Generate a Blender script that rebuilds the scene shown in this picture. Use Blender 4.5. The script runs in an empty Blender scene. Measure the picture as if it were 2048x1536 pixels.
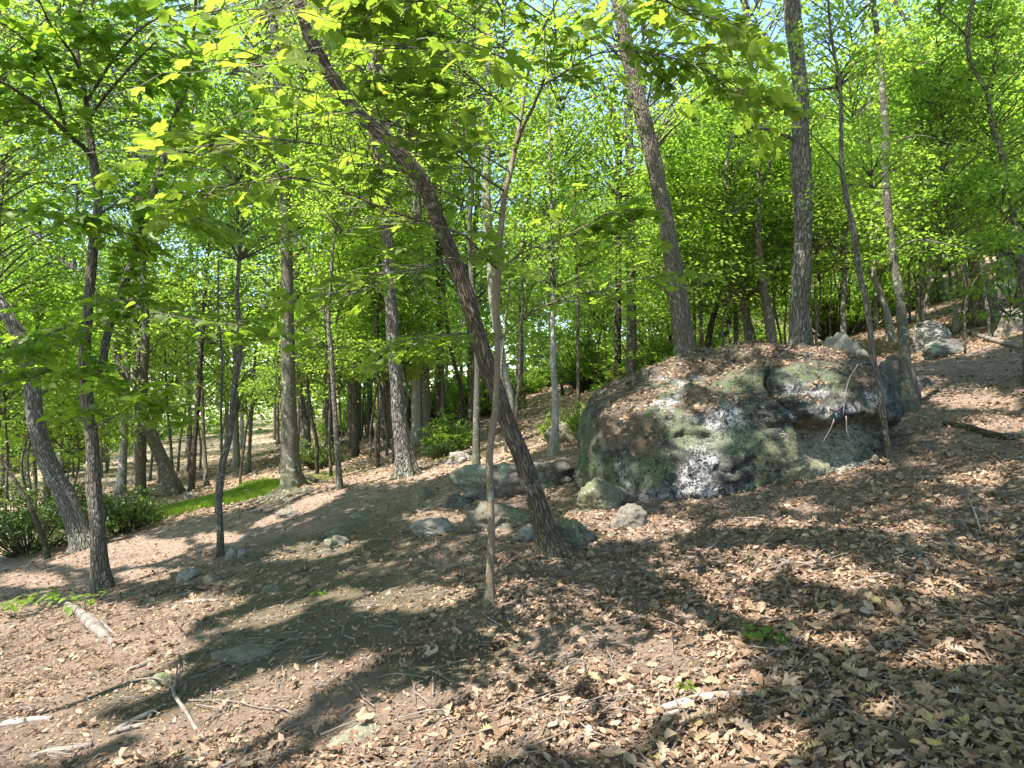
import bpy, bmesh, math, random
import numpy as np
from mathutils import Vector, Matrix

random.seed(7)
RNG = np.random.default_rng(11)
C = bpy.context.scene.collection
SC = bpy.context.scene
PI = math.pi

# ------------------------------------------------------------------ camera, sky, sun, exposure
F = 1409.0                      # focal length in pixels of the 2048 px wide photograph
PITCH = math.atan(22 / F)
EYE = np.array([0.0, 0.0, 1.6])
cam_d = bpy.data.cameras.new('camera'); cam = bpy.data.objects.new('camera', cam_d); C.objects.link(cam)
cam_d.sensor_width = 36.0; cam_d.lens = 36.0 * F / 2048; cam_d.clip_start = 0.05; cam_d.clip_end = 2000
cam.location = EYE; cam.rotation_euler = (PI / 2 + PITCH, 0, 0)
SC.camera = cam

SUN_EL = math.radians(61)
SUN_H = np.array([-0.78, -0.62]); SUN_H = SUN_H / np.linalg.norm(SUN_H)      # horizontal direction towards the sun
SUN_DIR = np.array([SUN_H[0] * math.cos(SUN_EL), SUN_H[1] * math.cos(SUN_EL), math.sin(SUN_EL)])
w = bpy.data.worlds.new("World"); SC.world = w; w.use_nodes = True
nt = w.node_tree; nt.nodes.clear()
sky = nt.nodes.new('ShaderNodeTexSky'); sky.sky_type = 'NISHITA'; sky.sun_disc = False
sky.sun_elevation = SUN_EL; sky.sun_rotation = math.atan2(SUN_H[0], SUN_H[1])
sky.air_density = 1.0; sky.dust_density = 0.3; sky.ozone_density = 2.2
bg = nt.nodes.new('ShaderNodeBackground'); bg.inputs[1].default_value = 0.115
wo = nt.nodes.new('ShaderNodeOutputWorld')
nt.links.new(sky.outputs[0], bg.inputs[0]); nt.links.new(bg.outputs[0], wo.inputs[0])
sl = bpy.data.lights.new('sun', 'SUN'); sl.energy = 3.9; sl.angle = math.radians(0.5); sl.color = (1.0, 0.92, 0.84)
so = bpy.data.objects.new('sun', sl); C.objects.link(so)
so.rotation_euler = Vector(SUN_DIR).to_track_quat('Z', 'Y').to_euler()
SC.view_settings.view_transform = 'Standard'; SC.view_settings.look = 'None'
SC.view_settings.gamma = 1.0; SC.view_settings.use_curve_mapping = False
SC.view_settings.exposure = 2.18
SC.render.engine = 'CYCLES'
SC.cycles.max_bounces = 14; SC.cycles.diffuse_bounces = 12; SC.cycles.transmission_bounces = 5
SC.cycles.glossy_bounces = 2
SC.cycles.caustics_reflective = False; SC.cycles.caustics_refractive = False

# ------------------------------------------------------------------ noise and projection helpers
def _hash(ix, iy, iz, seed):
    n = (ix * 374761393 + iy * 668265263 + iz * 2147483647 + seed * 974634777) & 0xffffffff
    n = ((n ^ (n >> 13)) * 1274126177) & 0xffffffff
    n = (n ^ (n >> 16)) & 0xffffffff
    return n / 2147483648.0 - 1.0
def vnoise(p, seed=0):
    p = np.asarray(p, float)
    i = np.floor(p).astype(np.int64); f = p - i; f = f * f * (3 - 2 * f)
    r = 0
    for dx in (0, 1):
        wx = f[..., 0] if dx else 1 - f[..., 0]
        for dy in (0, 1):
            wy = f[..., 1] if dy else 1 - f[..., 1]
            for dz in (0, 1):
                wz = f[..., 2] if dz else 1 - f[..., 2]
                r = r + wx * wy * wz * _hash(i[..., 0] + dx, i[..., 1] + dy, i[..., 2] + dz, seed)
    return r
def fbm(p, oct=4, seed=0):
    p = np.asarray(p, float); a = 1.0; r = 0
    for k in range(oct):
        r = r + a * vnoise(p * 2 ** k + 17.3 * k, seed + k); a *= .5
    return r
def v3(x, y, z=0.0):
    x, y = np.broadcast_arrays(np.asarray(x, float), np.asarray(y, float))
    return np.stack([x, y, np.zeros_like(x) + z], -1)
def smooth(a, b, x):
    t = np.clip((np.asarray(x, float) - a) / (b - a), 0, 1); return t * t * (3 - 2 * t)

def _hraw(x, y):
    x = np.asarray(x, float); y = np.asarray(y, float)
    q = np.where(x > 0, np.where(x < 25, .0042 * x * x, .0042 * 625 + .21 * (x - 25)), 0)
    q = q * smooth(4, 16, y)
    left = np.where(x < -16, .09 * (-16 - x), 0)
    z = .2 * x + q + left + .03 * y
    amp = smooth(.5, 3, np.hypot(x, y))
    z = z + amp * (.10 * vnoise(v3(x * .22, y * .22), 3) + .07 * vnoise(v3(x * .55, y * .55), 5)
                   + .035 * vnoise(v3(x * 1.5, y * 1.5), 6) + .012 * vnoise(v3(x * 4.5, y * 4.5), 8))
    return z
_h0 = float(_hraw(0.0, 0.0))
def H(x, y): return _hraw(x, y) - _h0
def ground_normal(x, y):
    e = .06
    gx = (H(x + e, y) - H(x - e, y)) / (2 * e); gy = (H(x, y + e) - H(x, y - e)) / (2 * e)
    n = np.stack([-gx, -gy, np.ones_like(gx)], -1)
    return n / np.linalg.norm(n, axis=-1, keepdims=True)

cp, sp = math.cos(PITCH), math.sin(PITCH)
def ray(px, py):
    a = (px - 1024) / F; b = (768 - py) / F
    return np.array([a, cp - b * sp, sp + b * cp])
def at(px, py, Y):
    """point at depth Y metres in front of the camera seen at pixel px, py"""
    d = ray(px, py); return EYE + d * (Y / d[1])
def on_ground(px, py):
    d = ray(px, py); t0 = 0.5; t = .5
    while t < 160:
        p = EYE + d * t
        if p[2] < H(p[0], p[1]):
            lo, hi = t0, t
            for _ in range(24):
                m = (lo + hi) / 2; p = EYE + d * m
                if p[2] < H(p[0], p[1]): hi = m
                else: lo = m
            return EYE + d * hi
        t0 = t; t += max(.05, t * .02)
    p = EYE + d * 90; p[2] = H(p[0], p[1]); return p
def proj(P):
    P = np.asarray(P, float) - EYE
    X = P[..., 0]; Y = P[..., 1] * cp + P[..., 2] * sp; Z = -P[..., 1] * sp + P[..., 2] * cp
    Ys = np.where(Y > .05, Y, np.nan)
    return 1024 + F * X / Ys, 768 - F * Z / Ys, Y

# ------------------------------------------------------------------ mesh helpers
def make_mesh(name, V, Fc, mats, midx=None, smoothf=True, fattr=None, vattr=None, vvec=None):
    V = np.ascontiguousarray(V, dtype=np.float32); Fc = np.ascontiguousarray(Fc, dtype=np.int32)
    me = bpy.data.meshes.new(name); k = Fc.shape[1]
    me.vertices.add(len(V)); me.vertices.foreach_set('co', V.ravel())
    me.loops.add(Fc.size); me.loops.foreach_set('vertex_index', Fc.ravel())
    me.polygons.add(len(Fc)); me.polygons.foreach_set('loop_start', np.arange(0, Fc.size, k, dtype=np.int32))
    for m in mats: me.materials.append(m)
    if midx is not None: me.polygons.foreach_set('material_index', np.asarray(midx, dtype=np.int32))
    me.polygons.foreach_set('use_smooth', np.full(len(Fc), bool(smoothf)))
    for kx, a in (fattr or {}).items():
        at_ = me.attributes.new(kx, 'FLOAT', 'FACE'); at_.data.foreach_set('value', np.ascontiguousarray(a, dtype=np.float32))
    for kx, a in (vattr or {}).items():
        at_ = me.attributes.new(kx, 'FLOAT', 'POINT'); at_.data.foreach_set('value', np.ascontiguousarray(a, dtype=np.float32))
    for kx, a in (vvec or {}).items():
        at_ = me.attributes.new(kx, 'FLOAT_VECTOR', 'POINT'); at_.data.foreach_set('vector', np.ascontiguousarray(a, dtype=np.float32).ravel())
    me.update(calc_edges=True); return me
def link(name, data, parent=None, loc=None, kind=None):
    o = bpy.data.objects.new(name, data); C.objects.link(o)
    if parent is not None: o.parent = parent
    if loc is not None: o.location = loc
    if kind: o['kind'] = kind
    return o
def tag(o, label, cat, group=None):
    o['label'] = label; o['category'] = cat
    if group: o['group'] = group
    return o

class Buf:
    """collects triangles"""
    def __init__(s): s.V = []; s.F = []; s.m = []; s.r = []; s.bc = []; s.n = 0
    def add(s, V, Fc, m=0, r=None, bc=None):
        s.V.append(V); s.F.append(Fc + s.n); s.n += len(V)
        s.m.append(np.full(len(Fc), m)); s.r.append(np.full(len(Fc), .5) if r is None else r)
        s.bc.append(V if bc is None else bc)
    def mesh(s, name, mats, smoothf=True):
        return make_mesh(name, np.concatenate(s.V), np.concatenate(s.F), mats, np.concatenate(s.m), smoothf,
                         fattr={'r': np.concatenate(s.r)}, vvec={'bc': np.concatenate(s.bc)})

def resample(P, R, step):
    P = np.asarray(P, float); R = np.asarray(R, float); n = len(P)
    if n < 2: return P, R
    Pe = np.vstack([2 * P[0] - P[1], P, 2 * P[-1] - P[-2]]); out = []; ro = []
    for i in range(n - 1):
        p0, p1, p2, p3 = Pe[i], Pe[i + 1], Pe[i + 2], Pe[i + 3]
        L = np.linalg.norm(p2 - p1); k = max(1, int(math.ceil(L / step)))
        for j in range(k):
            t = j / k
            out.append(.5 * ((2 * p1) + (-p0 + p2) * t + (2 * p0 - 5 * p1 + 4 * p2 - p3) * t * t + (-p0 + 3 * p1 - 3 * p2 + p3) * t ** 3))
            ro.append(R[i] * (1 - t) + R[i + 1] * t)
    out.append(P[-1]); ro.append(R[-1])
    return np.array(out), np.array(ro)

def tube(P, R, nseg=16, step=.12, flare=0.0, lump=.06, ridge=0.0, seed=0, wob=0.0, cap=True):
    P, R = resample(P, R, step); n = len(P)
    if wob:
        s = np.arange(n) * step
        P = P + wob * np.stack([vnoise(v3(s * .9, seed * 3.1), seed), vnoise(v3(s * .9, seed * 5.7 + 9), seed + 1), 0 * s], -1) * smooth(0, 4, np.arange(n))[:, None]
    T = np.gradient(P, axis=0) if n > 1 else np.array([[0, 0, 1.]]); T /= np.linalg.norm(T, axis=1, keepdims=True) + 1e-9
    N = np.zeros_like(P); ref = np.array([1., 0, 0]) if abs(T[0][0]) < .8 else np.array([0, 1., 0])
    v = ref - T[0] * ref.dot(T[0]); N[0] = v / np.linalg.norm(v)
    for i in range(1, n):
        v = N[i - 1] - T[i] * N[i - 1].dot(T[i]); N[i] = v / (np.linalg.norm(v) + 1e-9)
    B = np.cross(T, N)
    th = np.linspace(0, 2 * PI, nseg, endpoint=False)
    L = np.concatenate([[0], np.cumsum(np.linalg.norm(np.diff(P, axis=0), axis=1))])
    c, s_ = np.cos(th), np.sin(th)
    rm = R[:, None] * np.ones(nseg)[None, :]
    q = np.stack([np.broadcast_to(c, rm.shape) * rm * 9 + seed, np.broadcast_to(s_, rm.shape) * rm * 9, np.broadcast_to((L * 2.2)[:, None], rm.shape)], -1)
    rr = rm * (1 + lump * (vnoise(q, seed) + .6 * vnoise(q * 2.3, seed + 1)))
    if ridge:
        q2 = np.stack([np.broadcast_to(c, rm.shape) * rm * 45, np.broadcast_to(s_, rm.shape) * rm * 45, np.broadcast_to((L * 5)[:, None], rm.shape)], -1)
        rr = rr + ridge * (np.abs(vnoise(q2, seed + 4)) - .25)
    if flare and n > 12:
        rg = np.random.default_rng(seed + 5)
        for _k in range(7):      # knots and old branch scars
            a0 = rg.uniform(0, 2 * PI); l0 = rg.uniform(.15, 1) * L[-1]; am = rg.uniform(.10, .28); ws = rg.uniform(.6, 1.3)
            da = np.abs((th - a0 + PI) % (2 * PI) - PI)[None, :] / (.45 * ws); dl = (L[:, None] - l0) / (rm[:, :1] * 1.1 * ws + .01)
            rr = rr + rm * am * (np.exp(-da ** 2 - dl ** 2) - .5 * np.exp(-(da * 2.6) ** 2 - (dl * 2.6) ** 2))
    if flare:
        k = 5; ph = seed * 1.3
        star = .55 + .45 * np.cos(k * th + ph + .8 * np.sin(2 * th + seed))
        fl = np.exp(-(L / (R[0] * 1.7 + .04)) ** 1.0)
        rr = rr * (1 + flare * fl[:, None] * star[None, :])
    V = P[:, None, :] + rr[..., None] * (c[None, :, None] * N[:, None, :] + s_[None, :, None] * B[:, None, :])
    bc = np.stack([rm * c, rm * s_, np.broadcast_to(L[:, None], rm.shape)], -1)
    V = V.reshape(-1, 3); bc = bc.reshape(-1, 3)
    i = np.arange(n - 1)[:, None] * nseg; j = np.arange(nseg)[None, :]; j2 = (j + 1) % nseg
    a = (i + j).ravel(); b = (i + j2).ravel(); d = (i + nseg + j).ravel(); e = (i + nseg + j2).ravel()
    Fc = np.concatenate([np.stack([a, b, e], 1), np.stack([a, e, d], 1)])
    if cap:
        V = np.vstack([V, P[0][None], P[-1][None]]); bc = np.vstack([bc, bc[:1], bc[-1:]])
        m = len(V) - 2; jj = np.arange(nseg)
        Fc = np.vstack([Fc, np.stack([np.full(nseg, m), (jj + 1) % nseg, jj], 1),
                        np.stack([np.full(nseg, m + 1), (n - 1) * nseg + jj, (n - 1) * nseg + (jj + 1) % nseg], 1)])
    return V, Fc.astype(np.int64), bc
def thin(P, R, nseg=4, step=.25, seed=0, wob=0):
    return tube(P, R, nseg, step, 0, 0, 0, seed, wob, cap=False)

# leaf templates (length 1 along +y, normal +z)
def tmpl(V, Fc): return np.array(V, float), np.array(Fc, int)
KITE = tmpl([(0, 0, 0), (.3, .42, .07), (0, 1, -.06), (-.3, .42, .07)], [(0, 1, 2), (0, 2, 3)])
def ovate(wd=.62, curl=.12, n=4, fold=.10):
    V = [(0, 0, 0)]; Fc = []
    ts = np.linspace(0, 1, n + 2)[1:-1]
    for t in ts:
        hw = wd / 2 * math.sin(PI * t ** .8) ** .8
        z = -curl * (t ** 2) * 1.5
        V += [(-hw, t, z + fold * hw * 2), (0, t, z), (hw, t, z + fold * hw * 2)]
    V.append((0, 1, -curl * 1.5))
    Fc += [(0, 2, 1), (0, 3, 2)]
    for i in range(n - 1):
        a = 1 + 3 * i; b = a + 3
        Fc += [(a, a + 1, b + 1), (a, b + 1, b), (a + 1, a + 2, b + 2), (a + 1, b + 2, b + 1)]
    a = 1 + 3 * (n - 1); e = len(V) - 1
    Fc += [(a, a + 1, e), (a + 1, a + 2, e)]
    return tmpl(V, Fc)
def maple(droop=.16, seed=0, curl=0.0):
    r = random.Random(seed)
    tips = [(-62, .50), (-150 + 12, .34)]
    pol = [(180, .10), (150, .36), (128, .42), (112, .36), (98, .44), (80, .62), (62, .74), (52, .60), (44, .40), (33, .62), (26, .72), (16, .88), (0, 1.0)]
    # angle from the leaf's own axis, radius from the petiole junction
    pol = [(a * .92, q * (1 + r.uniform(-.07, .07))) for a, q in pol]
    pts = [(math.sin(math.radians(a)) * q * .78, math.cos(math.radians(a)) * q * .8 + .18) for a, q in pol]
    out = pts + [(-x * (1 + r.uniform(-.05, .05)), y) for x, y in reversed(pts[1:-1])]
    V = [(0, .2, .0)]
    for x, y in out:
        d = math.hypot(x, y - .2)
        V.append((x, y, -droop * d * d + curl * x * x * 2 + r.uniform(-.03, .03)))
    n = len(out)
    Fc = [(0, 1 + (i + 1) % n, 1 + i) for i in range(n)]
    return tmpl(V, Fc)
def deadleaf(seed):
    r = random.Random(seed); V, Fc = ovate(r.uniform(.4, .65), 0, 2, 0)
    V = V.copy(); c = r.uniform(.5, 1.6) * r.choice((-1, 1, 1)); k = r.uniform(-.8, .8)
    V[:, 2] += c * V[:, 0] ** 2 * 1.6 + .35 * k * (V[:, 1] - .5) ** 2
    V[:, 2] += r.uniform(-.3, .3) * V[:, 0] * V[:, 1]
    V[:, 2] += .09 * vnoise(V * np.array([5, 4, 1]) + seed * 3.7, seed); V[:, 0] += .10 * vnoise(V * np.array([3, 5, 1]) + seed * 9.1, seed + 3)
    V[:, 1] -= .5
    return V, Fc
def oakleaf(seed):
    r = random.Random(seed); n = 5
    pts = [(0, 0)]
    for i in range(n):
        t = (i + .5) / n; w_ = .30 * math.sin(PI * min(1, t * .95 + .08))
        pts += [(w_, t), (w_ * .45, t + .5 / n)]
    pts.append((0, 1))
    out = pts + [(-x, y) for x, y in reversed(pts[1:-1])]
    c = r.uniform(.6, 1.8); k = r.uniform(-1, 1)
    V = [(0, .45, 0)] + [(x, y, c * x * x * 2 + .4 * k * (y - .5) ** 2 + r.uniform(-.04, .04)) for x, y in out]
    V = np.array(V); V[:, 1] -= .5
    m = len(out)
    return V, np.array([(0, 1 + (i + 1) % m, 1 + i) for i in range(m)])

def frames(D, Nn):
    D = D / np.linalg.norm(D, axis=1, keepdims=True)
    S = np.cross(D, Nn); S /= np.linalg.norm(S, axis=1, keepdims=True) + 1e-9
    N2 = np.cross(S, D)
    return np.stack([S, D, N2], -1)       # columns are the axes
def rnd_frames(n, rng, tilt=.5, droop=.15, nrm=None):
    a = rng.uniform(0, 2 * PI, n)
    N = np.stack([rng.normal(0, tilt, n), rng.normal(0, tilt, n), np.ones(n)], -1)
    if nrm is not None: N = N + (nrm - np.array([0, 0, 1.]))
    N /= np.linalg.norm(N, axis=1, keepdims=True)
    D = np.stack([np.cos(a), np.sin(a), -droop + rng.normal(0, .12, n)], -1)
    D -= N * (D * N).sum(1, keepdims=True)
    return frames(D, N)
def scatter(buf, tm, P, M, S, rng, m=0, r=None):
    V, Fc = tm; n = len(P)
    if n == 0: return
    W = np.einsum('nij,vj->nvi', M, V) * S[:, None, None] + P[:, None, :]
    FF = Fc[None] + (np.arange(n) * len(V))[:, None, None]
    rr = rng.random(n) if r is None else r
    buf.add(W.reshape(-1, 3), FF.reshape(-1, 3), m, np.repeat(rr, len(Fc)))

# ------------------------------------------------------------------ materials
def newmat(name):
    m = bpy.data.materials.new(name); m.use_nodes = True; nt = m.node_tree; nt.nodes.clear()
    return m, nt, nt.nodes, nt.links
def node(N, t, **k):
    n = N.new(t)
    for a, b in k.items(): setattr(n, a, b)
    return n
def ramp(N, stops, interp='LINEAR'):
    r = N.new('ShaderNodeValToRGB'); e = r.color_ramp.elements; r.color_ramp.interpolation = interp
    while len(e) < len(stops): e.new(.5)
    for i, (p, c) in enumerate(stops):
        e[i].position = p; e[i].color = (*c, 1) if len(c) == 3 else c
    return r
def mapr(N, L, src, a, b, c=0., d=1.):
    n = N.new('ShaderNodeMapRange'); n.inputs[1].default_value = a; n.inputs[2].default_value = b
    n.inputs[3].default_value = c; n.inputs[4].default_value = d; L.new(src, n.inputs[0]); return n.outputs[0]
def mix(N, L, f, a, b, mode='MIX'):
    n = N.new('ShaderNodeMix'); n.data_type = 'RGBA'; n.blend_type = mode
    for i, v in ((0, f), (6, a), (7, b)):
        if hasattr(v, 'links') or hasattr(v, 'is_linked'): L.new(v, n.inputs[i])
        else: n.inputs[i].default_value = v if not isinstance(v, tuple) else ((*v, 1) if len(v) == 3 else v)
    return n.outputs[2]
def math_(N, L, op, a, b=None):
    n = N.new('ShaderNodeMath'); n.operation = op
    for i, v in ((0, a), (1, b)):
        if v is None: continue
        if hasattr(v, 'is_linked'): L.new(v, n.inputs[i])
        else: n.inputs[i].default_value = v
    return n.outputs[0]
def noise(N, L, vec, scale, detail=4, rough=.6, dist=0.):
    n = N.new('ShaderNodeTexNoise'); n.inputs['Scale'].default_value = scale; n.inputs['Detail'].default_value = detail
    n.inputs['Roughness'].default_value = rough; n.inputs['Distortion'].default_value = dist
    if vec is not None: L.new(vec, n.inputs['Vector'])
    return n.outputs[0]
def scalev(N, L, vec, s, add=(0, 0, 0)):
    n = N.new('ShaderNodeMapping'); L.new(vec, n.inputs[0]); n.inputs['Scale'].default_value = s; n.inputs['Location'].default_value = add
    return n.outputs[0]
def finish(N, L, nt, col, rough=.8, bump=None, bs=.5, bd=.02, spec=.3):
    b = N.new('ShaderNodeBsdfPrincipled'); o = N.new('ShaderNodeOutputMaterial')
    if hasattr(col, 'is_linked'): L.new(col, b.inputs['Base Color'])
    else: b.inputs['Base Color'].default_value = (*col, 1)
    if hasattr(rough, 'is_linked'): L.new(rough, b.inputs['Roughness'])
    else: b.inputs['Roughness'].default_value = rough
    b.inputs['Specular IOR Level'].default_value = spec
    if bump is not None:
        bp = N.new('ShaderNodeBump'); bp.inputs['Strength'].default_value = bs; bp.inputs['Distance'].default_value = bd
        L.new(bump, bp.inputs['Height']); L.new(bp.outputs[0], b.inputs['Normal'])
    L.new(b.outputs[0], o.inputs[0]); return b

def leaf_material(name, stops, tmul=2.1, tfac=.45, rough=.45, spec=.35):
    m, nt, N, L = newmat(name)
    a = node(N, 'ShaderNodeAttribute', attribute_name='r'); oi = N.new('ShaderNodeObjectInfo')
    f = math_(N, L, 'ADD', math_(N, L, 'MULTIPLY', a.outputs['Fac'], .68), math_(N, L, 'MULTIPLY', oi.outputs['Random'], .32))
    rp = ramp(N, stops); L.new(f, rp.inputs[0])
    tc = N.new('ShaderNodeVectorMath'); tc.operation = 'MULTIPLY'; L.new(rp.outputs[0], tc.inputs[0]); tc.inputs[1].default_value = (tmul * 1.0, tmul, tmul * .6)
    b = N.new('ShaderNodeBsdfPrincipled'); b.inputs['Roughness'].default_value = rough; b.inputs['Specular IOR Level'].default_value = spec
    L.new(rp.outputs[0], b.inputs['Base Color'])
    t = N.new('ShaderNodeBsdfTranslucent'); L.new(tc.outputs[0], t.inputs[0])
    mx = N.new('ShaderNodeMixShader'); mx.inputs[0].default_value = tfac; L.new(b.outputs[0], mx.inputs[1]); L.new(t.outputs[0], mx.inputs[2])
    o = N.new('ShaderNodeOutputMaterial'); L.new(mx.outputs[0], o.inputs[0]); return m

M_LEAF = leaf_material('green_leaf', [(0, (.075, .135, .020)), (.35, (.113, .194, .026)), (.7, (.160, .240, .034)), (1, (.225, .28, .05))], 2.9, .52)
M_LEAF_COOL = leaf_material('far_green_leaf', [(0, (.090, .155, .034)), (.5, (.14, .22, .04)), (1, (.21, .285, .05))], 2.7, .5)
M_MAPLE = leaf_material('maple_leaf', [(0, (.088, .140, .022)), (.4, (.118, .175, .026)), (.8, (.155, .210, .032)), (1, (.18, .24, .04))], 2.4, .6)
M_DARKLEAF = leaf_material('broad_leaf', [(0, (.070, .135, .014)), (.5, (.105, .180, .018)), (1, (.155, .235, .025))], 2.4, .58)
M_LAUREL = leaf_material('laurel_leaf', [(0, (.035, .07, .014)), (.5, (.07, .12, .02)), (.85, (.12, .17, .03)), (1, (.19, .21, .04))], 1.8, .35, .35, .45)
M_YELLOW = leaf_material('young_leaf', [(0, (.075, .145, .015)), (1, (.16, .25, .02))], 1.8, .45)
M_GRASS = leaf_material('grass_blade', [(0, (.09, .16, .015)), (.6, (.15, .24, .025)), (1, (.24, .28, .06))], 2, .45)
M_DEAD = leaf_material('dead_leaf', [(0, (.050, .032, .020)), (.14, (.105, .068, .042)), (.3, (.21, .135, .085)), (.45, (.31, .212, .142)), (.58, (.345, .24, .168)), (.68, (.37, .28, .20)),
                                     (.76, (.24, .20, .10)), (.84, (.30, .26, .12)), (.91, (.42, .22, .085)), (1, (.39, .32, .235))], .9, .16, .65, .25)
M_DUFF = leaf_material('leaf_crumbs', [(0, (.07, .042, .026)), (.4, (.19, .12, .08)), (.7, (.33, .24, .17)), (.9, (.36, .21, .11)), (1, (.40, .32, .25))], .9, .1, .8, .2)

def bark_material(name, dark, light, lich=(.33, .35, .28), scale=1.0, lichen=.35, crack=1.0, stretch=.22, brown=None):
    m, nt, N, L = newmat(name)
    a = node(N, 'ShaderNodeAttribute', attribute_name='bc'); bc = a.outputs['Vector']
    oi = N.new('ShaderNodeObjectInfo')
    add = N.new('ShaderNodeVectorMath'); add.operation = 'ADD'; L.new(bc, add.inputs[0])
    cmb = N.new('ShaderNodeCombineXYZ'); L.new(math_(N, L, 'MULTIPLY', oi.outputs['Random'], 50), cmb.inputs[2]); L.new(cmb.outputs[0], add.inputs[1])
    bc = add.outputs[0]
    st = scalev(N, L, bc, (1, 1, stretch))
    nz = N.new('ShaderNodeTexNoise'); nz.inputs['Scale'].default_value = 14 * scale; L.new(st, nz.inputs['Vector'])
    dv = N.new('ShaderNodeVectorMath'); dv.operation = 'MULTIPLY_ADD'; L.new(nz.outputs['Color'], dv.inputs[0]); dv.inputs[1].default_value = (.05 / scale,) * 3; L.new(st, dv.inputs[2])
    vo = N.new('ShaderNodeTexVoronoi'); vo.feature = 'DISTANCE_TO_EDGE'; vo.inputs['Scale'].default_value = 34 * scale; L.new(dv.outputs[0], vo.inputs['Vector'])
    ridge = mapr(N, L, vo.outputs['Distance'], 0, .22)
    fine = noise(N, L, scalev(N, L, bc, (1, 1, .5)), 90 * scale, 5, .7)
    big = noise(N, L, scalev(N, L, bc, (1, 1, .6)), 3.2, 4, .6)
    mot = noise(N, L, bc, 13, 5, .65)
    c1 = mix(N, L, ridge, dark, light)
    c1 = mix(N, L, mapr(N, L, fine, .3, .7, .0, .65), c1, tuple(x * 1.25 for x in light))
    c1 = mix(N, L, mapr(N, L, big, .35, .65, 0, .5), c1, tuple(x * .55 for x in light))
    if brown: c1 = mix(N, L, mapr(N, L, noise(N, L, bc, 1.7, 2), .4, .6, 0, .7), c1, mix(N, L, ridge, tuple(x * .4 for x in brown), brown))
    lf = math_(N, L, 'MULTIPLY', mapr(N, L, mot, .54, .62), mapr(N, L, big, .42, .6, 0, lichen * 2))
    c1 = mix(N, L, lf, c1, lich)
    sx = N.new('ShaderNodeSeparateXYZ'); L.new(a.outputs['Vector'], sx.inputs[0])
    ms = math_(N, L, 'MULTIPLY', mapr(N, L, math_(N, L, 'ADD', sx.outputs[2], math_(N, L, 'MULTIPLY', mot, .9)), 1.25, .35), mapr(N, L, fine, .35, .6, .2, .75))
    c1 = mix(N, L, ms, c1, (.085, .10, .045))
    h = math_(N, L, 'ADD', math_(N, L, 'MULTIPLY', ridge, crack), math_(N, L, 'MULTIPLY', fine, .45))
    finish(N, L, nt, c1, .88, h, 1.0, .024, .15)
    return m
B_GREY = bark_material('grey_ridged_bark', (.045, .038, .03), (.20, .175, .145), lichen=.45)
B_OAK = bark_material('rough_oak_bark', (.035, .03, .026), (.20, .185, .165), (.36, .37, .34), .8, .7, 1.3)
B_SMOOTH = bark_material('grey_green_bark', (.06, .055, .042), (.145, .135, .105), (.30, .33, .24), 1.6, .8, .35)
B_LEAN = bark_material('brown_ridged_bark', (.04, .028, .02), (.18, .15, .115), (.30, .29, .22), 1.5, .4, 1.2, .16, (.165, .125, .088))
B_SAP = bark_material('smooth_sapling_bark', (.19, .145, .10), (.29, .225, .165), (.33, .34, .26), 2.4, .9, .2, .5)
B_PALE = bark_material('pale_bark', (.17, .155, .13), (.37, .35, .31), (.48, .48, .44), 1.5, .8, .4)
B_DARK = bark_material('dark_bark', (.03, .024, .018), (.105, .085, .065), lichen=.2)

def wood_material(name, a_, b_):
    m, nt, N, L = newmat(name)
    a = node(N, 'ShaderNodeAttribute', attribute_name='bc'); bc = a.outputs['Vector']
    g = noise(N, L, scalev(N, L, bc, (1, 1, .06)), 120, 5, .65, .3)
    b = noise(N, L, bc, 9, 4)
    c = mix(N, L, mapr(N, L, g, .3, .7), a_, b_); c = mix(N, L, mapr(N, L, b, .4, .65, 0, .6), c, tuple(x * .5 for x in a_))
    finish(N, L, nt, c, .85, g, .8, .01, .2); return m
M_WOOD = wood_material('weathered_wood', (.13, .11, .095), (.32, .28, .25))
M_WOODB = wood_material('brown_dead_wood', (.09, .065, .05), (.27, .2, .16))
M_WOODP = wood_material('bleached_wood', (.24, .20, .175), (.46, .41, .37))

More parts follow.
